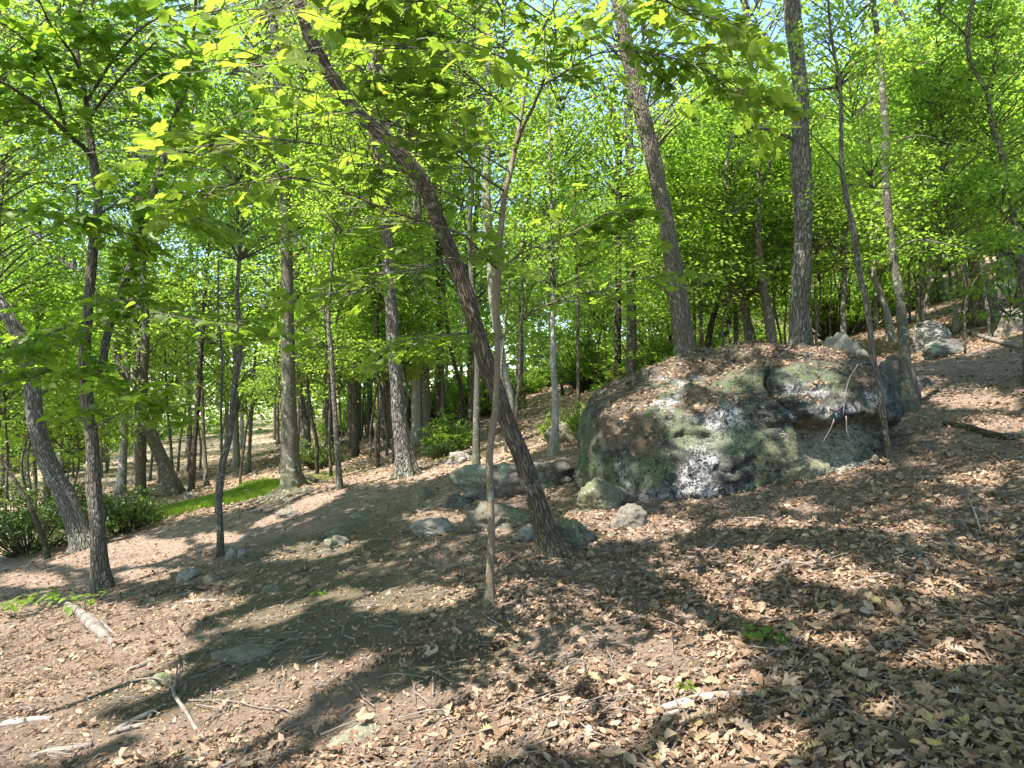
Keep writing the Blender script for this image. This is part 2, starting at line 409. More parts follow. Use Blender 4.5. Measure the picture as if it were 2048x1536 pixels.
def ground_material():
    m, nt, N, L = newmat('forest_floor')
    geo = N.new('ShaderNodeNewGeometry'); P = geo.outputs['Position']
    n1 = noise(N, L, P, .7, 4, .6); n2 = noise(N, L, P, 6, 5, .65); n3 = noise(N, L, P, 38, 5, .75, .6)
    n4 = noise(N, L, scalev(N, L, P, (1, 2.6, 1)), 130, 4, .8, 1.2)
    r3 = ramp(N, [(.28, (.07, .043, .028)), (.42, (.16, .105, .072)), (.55, (.25, .18, .13)), (.72, (.37, .29, .225))]); L.new(n3, r3.inputs[0])
    c = mix(N, L, mapr(N, L, n4, .35, .68, 0, .8), r3.outputs[0], (.45, .345, .28))
    c = mix(N, L, mapr(N, L, n2, .45, .7, 0, .6), c, (.12, .095, .07))
    c = mix(N, L, mapr(N, L, n1, .48, .7, 0, .35), c, (.33, .27, .22))
    # mossy tint and the tan clearing far left are attributes of the sheet
    mo = node(N, 'ShaderNodeAttribute', attribute_name='moss')
    c = mix(N, L, math_(N, L, 'MULTIPLY', mo.outputs['Fac'], mapr(N, L, n3, .3, .6, .45, 1)), c, mix(N, L, n3, (.05, .09, .015), (.16, .22, .03)))
    fi = node(N, 'ShaderNodeAttribute', attribute_name='clearing')
    c = mix(N, L, math_(N, L, 'MULTIPLY', fi.outputs['Fac'], .85), c, mix(N, L, mapr(N, L, n2, .35, .65), (.25, .20, .13), (.19, .21, .09)))
    pa = node(N, 'ShaderNodeAttribute', attribute_name='shade_tint')
    c = mix(N, L, math_(N, L, 'MULTIPLY', pa.outputs['Fac'], mapr(N, L, n3, .35, .6, .35, .9)), c, mix(N, L, n4, (.06, .062, .035), (.17, .165, .10)))  # grey-green shade painted into the soil colour
    h = math_(N, L, 'ADD', math_(N, L, 'MULTIPLY', n3, 1.0), math_(N, L, 'MULTIPLY', n4, .5))
    finish(N, L, nt, c, .92, h, 1.0, .03, .12); return m
M_GROUND = ground_material()

def rock_material(name, base, dark, lich, amt=.5, stripes=False, spot=.5):
    m, nt, N, L = newmat(name)
    tc = N.new('ShaderNodeNewGeometry'); P = tc.outputs['Position']
    n1 = noise(N, L, P, 2.3, 5, .6, .4); n2 = noise(N, L, P, 11, 6, .7); n3 = noise(N, L, P, 60, 4, .75)
    c = mix(N, L, mapr(N, L, n2, .35, .65), dark, base)
    c = mix(N, L, mapr(N, L, n3, .35, .7, 0, .5), c, tuple(x * 1.4 for x in base))
    c = mix(N, L, math_(N, L, 'MULTIPLY', mapr(N, L, n1, .5, .6), mapr(N, L, n3, .35, .55, .2, amt * 1.5)), c, lich)
    vo = N.new('ShaderNodeTexVoronoi'); vo.inputs['Scale'].default_value = 26; L.new(P, vo.inputs['Vector'])
    c = mix(N, L, math_(N, L, 'MULTIPLY', mapr(N, L, vo.outputs['Distance'], .32, .2), mapr(N, L, n1, .42, .6, 0, spot)), c, (.50, .52, .47))
    h = math_(N, L, 'ADD', n2, math_(N, L, 'MULTIPLY', n3, .6))
    if stripes:
        s = noise(N, L, scalev(N, L, P, (1, 1, 9)), 5, 4, .6, 1.0); h = math_(N, L, 'ADD', h, math_(N, L, 'MULTIPLY', s, 2.0))
        c = mix(N, L, mapr(N, L, s, .5, .42), c, dark)
    finish(N, L, nt, c, .9, h, .9, .03, .2); return m
R_GREEN = rock_material('green_lichen_rock', (.165, .155, .115), (.058, .054, .04), (.15, .17, .085), .7)
R_GREY = rock_material('grey_rock', (.20, .18, .15), (.062, .055, .045), (.18, .19, .12), .6)
R_PALE = rock_material('pale_rock', (.27, .245, .225), (.10, .09, .08), (.24, .25, .20), .5)
R_DARK = rock_material('dark_rock', (.12, .11, .10), (.035, .033, .03), (.19, .22, .16), .6)
R_STRIPE = rock_material('striated_pale_rock', (.40, .38, .36), (.09, .085, .08), (.40, .43, .36), .4, True)

def boulder_material():
    m, nt, N, L = newmat('boulder_stone')
    P = N.new('ShaderNodeNewGeometry').outputs['Position']
    def A(n): return node(N, 'ShaderNodeAttribute', attribute_name=n).outputs['Fac']
    n1 = noise(N, L, P, 1.8, 5, .6, .5); n2 = noise(N, L, P, 8, 6, .7, .3); n3 = noise(N, L, P, 42, 5, .75); n4 = noise(N, L, P, 150, 3, .7)
    c = mix(N, L, mapr(N, L, n2, .40, .62), (.026, .026, .025), (.135, .135, .118))
    c = mix(N, L, mapr(N, L, n1, .48, .62, 0, .6), c, (.028, .030, .032))
    # grey-green crust lichen in patches
    n5 = noise(N, L, P, 19, 6, .8, .8)
    g = math_(N, L, 'MULTIPLY', mapr(N, L, n5, .52, .55), mapr(N, L, n2, .42, .55, .15, .9))
    c = mix(N, L, g, c, (.135, .15, .10))
    # white lichen specks
    vo = N.new('ShaderNodeTexVoronoi'); vo.inputs['Scale'].default_value = 30; vo.inputs['Randomness'].default_value = 1.0
    dd = N.new('ShaderNodeTexNoise'); dd.inputs['Scale'].default_value = 45; dd.inputs['Detail'].default_value = 4; L.new(P, dd.inputs['Vector'])
    dm = N.new('ShaderNodeVectorMath'); dm.operation = 'MULTIPLY_ADD'; L.new(dd.outputs['Color'], dm.inputs[0]); dm.inputs[1].default_value = (.07, .07, .07); L.new(P, dm.inputs[2]); L.new(dm.outputs[0], vo.inputs['Vector'])
    cs = N.new('ShaderNodeSeparateColor'); L.new(vo.outputs['Color'], cs.inputs[0])
    sp = math_(N, L, 'MULTIPLY', mapr(N, L, math_(N, L, 'SUBTRACT', vo.outputs['Distance'], math_(N, L, 'MULTIPLY', cs.outputs[0], .32)), .12, .02), mapr(N, L, noise(N, L, P, 3.1, 4, .7), .40, .60))
    c = mix(N, L, math_(N, L, 'MULTIPLY', sp, .8), c, (.36, .385, .35))
    pale = math_(N, L, 'MULTIPLY', A('pale'), mapr(N, L, math_(N, L, 'ADD', math_(N, L, 'MULTIPLY', n5, .7), math_(N, L, 'MULTIPLY', n3, .3)), .485, .525, 0, .9))
    c = mix(N, L, pale, c, mix(N, L, n4, (.32, .315, .315), (.60, .59, .60)))
    mo = math_(N, L, 'MULTIPLY', A('moss'), mapr(N, L, math_(N, L, 'ADD', n3, math_(N, L, 'MULTIPLY', n5, .7)), .79, .88, 0, .88))
    c = mix(N, L, mo, c, mix(N, L, mapr(N, L, n4, .35, .65), (.075, .10, .045), (.19, .225, .12)))
    tan = math_(N, L, 'MULTIPLY', A('tan'), mapr(N, L, math_(N, L, 'ADD', math_(N, L, 'MULTIPLY', n2, .6), math_(N, L, 'MULTIPLY', n5, .4)), .40, .54, .1, 1))
    c = mix(N, L, tan, c, mix(N, L, mapr(N, L, n5, .38, .62), (.13, .13, .06), (.36, .335, .22)))
    br = math_(N, L, 'MULTIPLY', A('brown'), mapr(N, L, math_(N, L, 'ADD', n2, math_(N, L, 'MULTIPLY', n3, .8)), .78, .88))
    c = mix(N, L, br, c, mix(N, L, mapr(N, L, n4, .40, .60), (.04, .032, .024), (.25, .19, .135)))
    h = math_(N, L, 'ADD', math_(N, L, 'MULTIPLY', n2, .8), math_(N, L, 'ADD', math_(N, L, 'MULTIPLY', n3, .5), math_(N, L, 'MULTIPLY', n4, .15)))
    finish(N, L, nt, c, .9, h, 1.0, .06, .2); return m
M_BOULDER = boulder_material()

# ------------------------------------------------------------------ the ground
def in_ell(px, py, e):
    cx, cy, rx, ry = e[:4]; a = math.radians(e[4]) if len(e) > 4 else 0
    dx = px - cx; dy = py - cy; u = dx * math.cos(a) + dy * math.sin(a); v = -dx * math.sin(a) + dy * math.cos(a)
    return (u / rx) ** 2 + (v / ry) ** 2
n = 340; k = 5.6; u = np.linspace(-1, 1, n)
gx = 1.0 + 190 * np.sinh(k * u) / math.sinh(k); gy = 6.0 + 190 * np.sinh(k * u) / math.sinh(k)
GX, GY = np.meshgrid(gx, gy); GZ = H(GX, GY)
GZ = GZ + .012 * vnoise(v3(GX * 11, GY * 11), 21) * (np.hypot(GX, GY - 5) < 14)
V = np.stack([GX, GY, GZ], -1).reshape(-1, 3)
i = np.arange(n - 1)[:, None] * n + np.arange(n - 1)[None, :]; i = i.ravel()
Fq = np.stack([i, i + 1, i + n + 1, i + n], 1)
gpx, gpy, gdep = proj(V)
gpx = np.nan_to_num(gpx, nan=-9999); gpy = np.nan_to_num(gpy, nan=9999)
mossA = on_ground(250, 1045); mossB = on_ground(555, 968)
def seg_t(X, Y, a, b):
    d = b[:2] - a[:2]; L2 = d.dot(d); t = ((X - a[0]) * d[0] + (Y - a[1]) * d[1]) / L2
    dist = np.hypot(X - a[0] - np.clip(t, 0, 1) * d[0], Y - a[1] - np.clip(t, 0, 1) * d[1]); return t, dist
def moss_w(X, Y):
    t, dist = seg_t(X, Y, mossA, mossB)
    wd = 2.2 + .6 * vnoise(v3(X * 1.3, Y * 1.3), 77) + .5 * vnoise(v3(X * 4, Y * 4), 78)
    return smooth(wd, wd * .55, dist)
clear = smooth(30, 42, V[:, 1]) * smooth(-4, -9, V[:, 0]) * (.6 + .4 * vnoise(v3(V[:, 0] * .3, V[:, 1] * .3), 5))
shade_w = np.zeros(len(V))  # diagonal shade band over the lower left, put into the ground colour
for e in ((430, 1345, 330, 55, -22), (620, 1150, 260, 90, -22), (900, 1310, 190, 45, -18), (720, 1230, 260, 70, -12)): shade_w = np.maximum(shade_w, smooth(1.4, .5, in_ell(gpx, gpy, e) + .5 * vnoise(v3(V[:, 0] * 2.5, V[:, 1] * 2.5), 15)))
me = make_mesh('ground', V, Fq, [M_GROUND], vattr={'shade_tint': shade_w, 'moss': moss_w(V[:, 0], V[:, 1]), 'clearing': np.clip(clear, 0, 1)})
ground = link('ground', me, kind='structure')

# ------------------------------------------------------------------ where the sun gets through the canopy
LIT = [(1090, 1400, 336, 80.6, -8), (1230, 1285, 235.2, 65, 8), (860, 1465, 212.8, 71.5, -18), (1330, 1345, 145.6, 78, 0), (1120, 1210, 123.2, 49.4, 5),
       (150, 1345, 235.2, 97.5, -18), (60, 1270, 123.2, 58.5, 0), (240, 1270, 145.6, 58.5, 10), (420, 1440, 168, 41.6, -14), (120, 1480, 134.4, 39, -10), (520, 1385, 145.6, 31.2, -15),
       (1400, 1130, 117.6, 39, 8), (1420, 1215, 117.6, 49.4, 20), (1300, 1060, 100.8, 20.8, 0), (1580, 1125, 123.2, 26, 6), (1680, 1155, 78.4, 20.8, 10),
       (620, 1098, 84, 18.2, -8), (540, 1235, 78.4, 16.9, -12), (820, 1200, 123.2, 22.1, -5), (690, 1190, 50, 10, -8), (700, 1330, 60, 12, -15),
       (250, 1105, 123.2, 26, -6), (380, 1220, 100.8, 20.8, -12), (940, 925, 90, 20, -4), (870, 1035, 60, 12, 0), (1060, 1180, 60, 14, 0), (1180, 1035, 50, 14, 0),
       (1090, 800, 120, 40, 0), (1900, 785, 130, 25, 10), (1990, 845, 70, 15, 8), (1900, 690, 110, 18, 0), (650, 900, 90, 20, -20), (600, 1015, 90, 12, -22),
       (1480, 1500, 123.2, 33.8, 0), (1880, 1325, 100.8, 20.8, 0), (1750, 1420, 60, 16, 0), (1950, 960, 60, 12, 0), (1540, 1050, 100.8, 13, 0), (1700, 1055, 50, 9, 0),
       (1240, 820, 70, 65, -40), (1400, 930, 28, 70, 10), (1690, 885, 42, 35, 0), (1600, 1010, 30, 12, 0), (1330, 760, 90, 18, -15),
       (780, 920, 60, 14, -10), (440, 1075, 50, 10, 0), (1000, 1060, 30, 10, 0), (350, 1500, 200, 26, -12), (1180, 1470, 120, 30, 0), (1000, 1330, 90, 26, -10), (60, 1160, 70, 14, 0), (300, 1150, 60, 12, 0), (1650, 1290, 50, 12, 10), (1900, 1180, 60, 12, 0), (1820, 1060, 50, 10, 0)]
def shadow_xy(P):
    """ground point where the shadow of P falls"""
    P = np.asarray(P, float); g = H(P[..., 0], P[..., 1]); X = P[..., 0]; Y = P[..., 1]
    for _ in range(3):
        t = (P[..., 2] - g) / SUN_DIR[2]; X = P[..., 0] - SUN_DIR[0] * t; Y = P[..., 1] - SUN_DIR[1] * t; g = H(X, Y)
    return X, Y
def lit_at(X, Y, grow=1.0, far_too=True):
    Z = H(X, Y); px, py, dep = proj(np.stack([X, Y, Z], -1))
    px = np.nan_to_num(px, nan=-9e3); py = np.nan_to_num(py, nan=9e3)
    best = np.full(X.shape, 9.0)
    wob = .35 * vnoise(v3(X * 2.2, Y * 2.2), 31) + .3 * vnoise(v3(X * 6.5, Y * 6.5), 32)
    for e in LIT: best = np.minimum(best, in_ell(px, py, e) + wob)
    far = (dep > 15) & (vnoise(v3(X * .35, Y * .35), 91) > -.15)
    return (best < grow) | (far & far_too)

SPOTS = [(at(1300, 790, 7.6), .30), (at(1230, 800, 7.6), .24), (at(1340, 750, 8.2), .25), (at(1400, 930, 6.9), .26), (at(1415, 870, 7.0), .2), (at(1470, 780, 7.6), .26), (at(1620, 760, 7.3), .28),
         (at(1685, 890, 7.2), .22), (at(1745, 870, 7.3), .14), (at(1640, 950, 6.9), .16), (at(1500, 960, 6.8), .16), (at(1560, 880, 6.9), .14), (at(1560, 712, 8.2), .3), (at(1190, 900, 7.7), .14)]
def shades_spot(P):
    """leaves that would close one of the sun gaps over the boulder"""
    P = np.asarray(P, float); r = np.zeros(P.shape[:-1], bool)
    for c, q in SPOTS:
        v = P - c; t = (v * SUN_DIR).sum(-1); d = np.linalg.norm(v - t[..., None] * SUN_DIR, axis=-1)
        r |= (t > 0) & (d < q + .12 * vnoise(P * 2.5, 33))
    return r

# ------------------------------------------------------------------ crown meshes shared by many trees
OV1 = ovate(.62, .1, 1, .1)
def crown_mesh(name, R, Ht, ncl, nleaf, ls, seed, mat, shape='layer', bark=None, tm=KITE, flat=.16, cr=(.45, .95), droopc=.12, tilt=.42):
    rng = np.random.default_rng(seed); b = Buf()
    for c in range(ncl):
        t = rng.random(); z = Ht * (t ** .9)
        prof = math.sin(PI * min(1, (t * .86 + .1))) ** .6 if shape == 'round' else (1 - .55 * t) * (.55 + .45 * math.sin(PI * min(1, t + .15)))
        a = rng.uniform(0, 2 * PI); q = R * prof * math.sqrt(rng.uniform(.04, 1))
        ctr = np.array([math.cos(a) * q, math.sin(a) * q, z])
        r_ = rng.uniform(*cr); k = max(6, int(nleaf * (r_ / cr[1]) ** 1.5))
        d = rng.normal(0, .48, (k, 3)) * r_; d[:, 2] = rng.normal(0, flat, k) * r_ - droopc * (d[:, 0] ** 2 + d[:, 1] ** 2) / r_
        # leaves sit along a few twigs that radiate from the cluster centre
        P = ctr + d; dirs = d.copy(); dirs[:, 2] -= .12; dirs += rng.normal(0, .25, dirs.shape)
        Nn = np.stack([rng.normal(0, tilt, k), rng.normal(0, tilt, k), np.ones(k)], -1)
        scatter(b, tm, P, frames(dirs + 1e-4, Nn), rng.uniform(.75, 1.25, k) * ls, rng, 0, np.clip(rng.random() * .45 + rng.random(k) * .55, 0, 1))
        if bark is not None and q > .25:
            z0 = max(0, z - q * rng.uniform(.3, .8) - .1); mid = np.array([ctr[0] * .5, ctr[1] * .5, (z0 + z) / 2 + .08 * q])
            Vt, Ft, bc = thin([(0, 0, z0), mid + rng.normal(0, .06, 3), ctr, ctr + d[0] * .8], np.array([.022, .015, .008, .003]) * (R / 2.2) ** .5, 3, .6)
            b.add(Vt, Ft, 1, None, bc)
    return b.mesh(name, [mat] + ([bark] if bark is not None else []), False)
UND = [crown_mesh('crown', 2.3, 4.6, 62, 80, .125, 100 + s, M_LEAF, 'layer', B_GREY, OV1, .055, (.55, 1.1), .08) for s in range(4)]
MID = [crown_mesh('crown', 3.2, 6.5, 72, 46, .15, 200 + s, M_LEAF, 'round', B_GREY, OV1, .14, (.5, 1.1), .1, .8) for s in range(3)]
FAR = [crown_mesh('crown', 4.2, 9.5, 95, 36, .22, 300 + s, M_LEAF_COOL, 'round', B_GREY, flat=.2, cr=(.6, 1.4), tilt=.8) for s in range(3)]
SPR = [crown_mesh('crown', 1.3, 1.7, 30, 60, .10, 400 + s, M_LEAF, 'layer', B_GREY, ovate(.6, .1, 2), .10, (.4, .75)) for s in range(3)]

def place_crown(parent, mesh, loc, sc=1.0, rz=None, rel=None):
    o = link('crown', mesh, parent); o['kind'] = 'stuff'
    base = np.array(parent.location)
    o.location = tuple(np.asarray(loc) - base); o.rotation_euler = (random.uniform(-.08, .08), random.uniform(-.08, .08), random.uniform(0, 6.28) if rz is None else rz)
    o.scale = (sc, sc, sc * random.uniform(.9, 1.1)); return o

# ------------------------------------------------------------------ traced trees
TOPS = []          # tall trees that carry the canopy: (object, top point)
def path3(pts, d0, drift=0.0):
    m = len(pts); P = []; R = []
    for k_, q in enumerate(pts):
        Y = d0 + drift * (k_ / max(1, m - 1)); P.append(at(q[0], q[1], Y)); R.append(q[2] * .425 / F * Y)
    return P, R
def tree(name, label, pts, mat, d=None, ext=None, branches=(), crowns=(), seg=None, flare=.75, ridge=.0, lump=.06, drift=0.0, group=None, cat='tree', canopy=False, step=.14):
    x0, y0 = pts[0][:2]
    if d is None:
        b = on_ground(x0, y0)
    else:
        b = at(x0, y0, d); b[2] = H(b[0], b[1])
    Y = b[1]
    P, R = path3(pts, Y, drift)
    if d is not None:
        hid = P[0].copy(); hid[2] = b[2] - .12
        if P[0][2] - b[2] > .1: P = [hid] + P; R = [R[0] * 1.12] + R
        else: P[0] = hid
    else:
        P[0] = P[0] - np.array([0, 0, .0]); P = [P[0] - np.array([0, 0, .16])] + P; R = [R[0] * 1.05] + R
    if ext:
        dv = P[-1] - P[-2]; dv /= np.linalg.norm(dv) + 1e-9
        top = P[-1].copy(); r = R[-1]; r0 = r; z0 = top[2]
        while top[2] < ext:
            dv = dv * .7 + np.array([0, 0, .3]) + RNG.normal(0, .04, 3); dv /= np.linalg.norm(dv)
            top = top + dv * 1.2; P.append(top.copy()); R.append(max(.02, r0 * (1 - .75 * (top[2] - z0) / (ext - z0 + .01))))
    root = link(name, None, loc=(b[0], b[1], b[2])); tag(root, label, cat, group)
    off = np.array([b[0], b[1], b[2]])
    wpx = max(q[2] for q in pts); ns = seg or (40 if wpx > 35 else 26 if wpx > 18 else 16 if wpx > 9 else 10)
    Vt, Ft, bc = tube(np.array(P) - off, R, ns, step, flare, lump, ridge, seed=int(abs(x0)) % 97, wob=.0)
    me = make_mesh('trunk', Vt, Ft, [mat], vvec={'bc': bc}); link('trunk', me, root)
    BR = []
    for br in branches:
        bp, bd = (br if isinstance(br, tuple) and isinstance(br[0], list) else (br, 0.0))
        PP, RR = path3(bp, Y, bd); PP = np.array(PP)
        BR.append((PP, RR)); Vt, Ft, bc = tube(PP - off, RR, 8 if max(RR) < .02 else 14, .1, 0, .05, 0, seed=len(BR) + int(x0), wob=.03)
        link('branch', make_mesh('branch', Vt, Ft, [mat], vvec={'bc': bc}), root)
    for cx, cy, dy, sc, kind in crowns:
        ms = {'u': UND, 'm': MID, 'f': FAR, 's': SPR}[kind]; mesh = random.choice(ms)
        hh = {'u': 4.6, 'm': 6.5, 'f': 9.5, 's': 1.7}[kind] * sc * .5
        c_ = at(cx, cy, Y + dy); c_[2] -= hh
        place_crown(root, mesh, c_, sc)
    if canopy: TOPS.append((root, np.array(P[-1])))
    return root, np.array(P), BR, Y

trees = {}
trees['slant_left'] = tree('tree', 'dark rough-barked trunk bowed to the left, standing in the laurel at far left',
    [(175, 1095, 56), (160, 1060, 44), (130, 990, 41), (98, 930, 39), (75, 860, 36), (66, 790, 35), (60, 740, 33), (45, 690, 31), (22, 640, 29), (-8, 595, 28), (-50, 550, 26)], B_OAK, ext=13, ridge=.012, canopy=True,
    crowns=[(-60, 150, 1, .9, 'm')])
trees['fork'] = tree('tree', 'slim brown forking tree at left with an upright stem and long right-leaning limb',
    [(205, 1180, 42), (200, 1130, 36), (195, 1050, 33), (188, 960, 30), (184, 880, 29), (174, 800, 28), (171, 760, 29), (168, 720, 24), (174, 650, 23), (178, 590, 22), (183, 530, 22), (192, 450, 21), (197, 400, 20), (190, 340, 19), (182, 290, 16), (176, 240, 13), (172, 205, 10)],
    B_GREY, ext=7.5, ridge=.005,
    branches=[([(171, 768, 20), (191, 745, 20), (201, 722, 18), (209, 683, 18), (219, 648, 17), (230, 620, 17), (252, 556, 18), (270, 500, 18), (289, 441, 17), (301, 398, 16), (324, 324, 15), (352, 234, 13), (375, 168, 11), (385, 80, 8), (390, 0, 7), (395, -80, 5)], .8),
              ([(186, 318, 13), (160, 290, 11), (133, 266, 10), (90, 219, 9), (45, 188, 8), (0, 162, 7), (-80, 130, 5)], -1.6),
              ([(180, 236, 8), (211, 191, 7), (240, 155, 6), (270, 121, 5), (310, 80, 3)], -1.2),
              ([(188, 420, 6), (240, 470, 4), (190, 460, 3)], -.3),
              ([(176, 610, 6), (230, 600, 5), (300, 622, 4), (390, 640, 3), (470, 650, 2)], -1.6),
              ([(171, 765, 5), (150, 745, 4), (110, 742, 3), (60, 760, 2)], -1.4),
              ([(183, 860, 5), (230, 830, 4), (290, 790, 3), (340, 775, 2)], -1.2),
              ([(180, 640, 5), (120, 660, 4), (50, 690, 3), (-20, 700, 2)], -1.6),
              ([(190, 450, 6), (120, 440, 5), (40, 420, 4), (-30, 425, 3)], -1.8),
              ([(192, 430, 6), (260, 400, 5), (330, 410, 4), (400, 440, 3)], -1.5),
              ([(172, 205, 8), (150, 120, 7), (100, 50, 5), (60, -30, 4)], -2.0),
              ([(172, 205, 8), (230, 110, 7), (300, 50, 5), (380, 10, 4)], -2.2),
              ([(135, 268, 8), (110, 180, 6), (60, 90, 4), (0, 40, 3)], -2.0)])
trees['curl'] = tree('tree', 'light-barked tree bending up-left into a crooked limb, behind the forked tree at left',
    [(348, 990, 40), (338, 955, 31), (322, 915, 28), (300, 865, 26), (284, 825, 25), (277, 785, 24), (268, 762, 24), (245, 742, 20), (234, 712, 18), (229, 675, 18), (214, 645, 18), (202, 618, 16), (190, 590, 14), (170, 558, 14), (150, 540, 14), (133, 527, 13), (109, 504, 12), (78, 473, 11), (55, 457, 9), (20, 430, 7)],
    B_GREY, branches=[[(268, 765, 12), (276, 735, 10), (278, 690, 8), (268, 640, 7), (262, 560, 5)], [(150, 542, 10), (148, 500, 8), (153, 420, 7), (158, 350, 6)]], crowns=[(150, 330, 1, .9, 'u'), (60, 430, 2, .9, 'u'), (120, 160, 1, 1.1, 'm'), (10, 60, 2, 1, 'm')])
trees['t4'] = tree('tree', 'upright grey trunk crossing just behind the crooked light-barked tree at left',
    [(280, 1000, 24), (282, 950, 21), (284, 860, 20), (287, 760, 19), (291, 650, 18), (286, 560, 16), (282, 470, 14), (272, 350, 11), (268, 230, 9)], B_GREY, ext=15, crowns=[(270, 240, 0, .9, 'm'), (190, 60, 0, .9, 'm')])
trees['t5'] = tree('tree', 'thin near-black trunk between the crooked tree and the wavy sapling at left',
    [(382, 985, 15), (388, 900, 12), (394, 820, 12), (400, 730, 12), (406, 640, 10), (412, 540, 8)], B_DARK, crowns=[(420, 560, 0, .85, 'u')])
trees['wavy'] = tree('sapling', 'thin wavy-stemmed sapling left of the big straight trunk, two pale stones at its foot',
    [(440, 1112, 19), (441, 1073, 16), (437, 1019, 17), (439, 976, 18), (446, 921, 16), (457, 882, 16), (465, 823, 14), (469, 769, 14), (480, 706, 13), (478, 648, 12), (474, 589, 10), (477, 540, 9), (482, 470, 8), (494, 380, 6), (500, 300, 4)],
    B_GREY, branches=[([(445, 915, 6), (440, 860, 6), (441, 780, 6), (444, 700, 6), (441, 610, 5), (436, 520, 4)], .3), [(470, 780, 4), (500, 740, 3), (540, 720, 2)]], crowns=[(480, 330, 0, .55, 'u')])
trees['straight'] = tree('tree', 'large straight grey trunk with flared roots left of centre, above the bright moss strip',
    [(586, 975, 52), (582, 945, 43), (580, 880, 38), (578, 823, 35), (576, 700, 31), (574, 550, 27), (572, 450, 26), (568, 350, 25), (560, 230, 23), (552, 120, 21), (545, 0, 19)],
    B_SMOOTH, ext=17, flare=.7, canopy=True, crowns=[(500, 150, 0, .9, 'm'), (620, 60, 1, .9, 'm')])
trees['t8'] = tree('sapling', 'slim sapling forking near its top, right of the large straight trunk',
    [(680, 978, 17), (676, 920, 13), (672, 860, 12), (667, 780, 11), (662, 700, 11), (657, 645, 10), (662, 560, 8), (668, 480, 7), (684, 390, 6), (700, 300, 5)],
    B_GREY, branches=[[(657, 648, 7), (640, 600, 5), (625, 530, 4), (600, 480, 3)]], crowns=[(690, 330, 0, .6, 'u')])
trees['oak'] = tree('tree', 'rough grey-black trunk with pale peeling bark between the straight trunk and the leaning one',
    [(815, 950, 52), (810, 915, 40), (802, 862, 36), (795, 784, 32), (788, 706, 30), (783, 628, 30), (780, 560, 28), (775, 470, 29), (771, 410, 29), (763, 332, 29), (755, 273, 28), (748, 176, 27), (746, 98, 25), (749, 0, 22)],
    B_OAK, ext=17, ridge=.014, canopy=True, crowns=[(760, 60, 1, 1, 'm'), (700, 200, 2, .7, 'u')])
trees['lean'] = tree('tree', 'long brown ridged trunk leaning hard to the left across the centre, rooted beside mossy stones',
    [(1108, 1110, 82), (1098, 1078, 62), (1088, 1050, 50), (1074, 1000, 44), (1056, 950, 41), (1040, 905, 40), (1022, 862, 39), (993, 784, 38), (966, 706, 38), (943, 628, 37), (921, 556, 36), (904, 508, 35), (884, 461, 34), (865, 410, 34), (845, 362, 35), (822, 332, 38), (798, 305, 38), (767, 273, 32), (730, 240, 29), (701, 207, 28), (677, 172, 27), (656, 144, 28), (628, 92, 28), (610, 50, 26), (590, -20, 25), (560, -120, 22)],
    B_LEAN, ext=9.5, ridge=.012, flare=.9, canopy=True, step=.07,
    branches=[([(798, 300, 14), (775, 262, 12), (765, 200, 9), (780, 120, 7), (790, 20, 5)], .6), ([(735, 245, 6), (690, 225, 5), (640, 222, 4), (560, 230, 2)], -.4)])
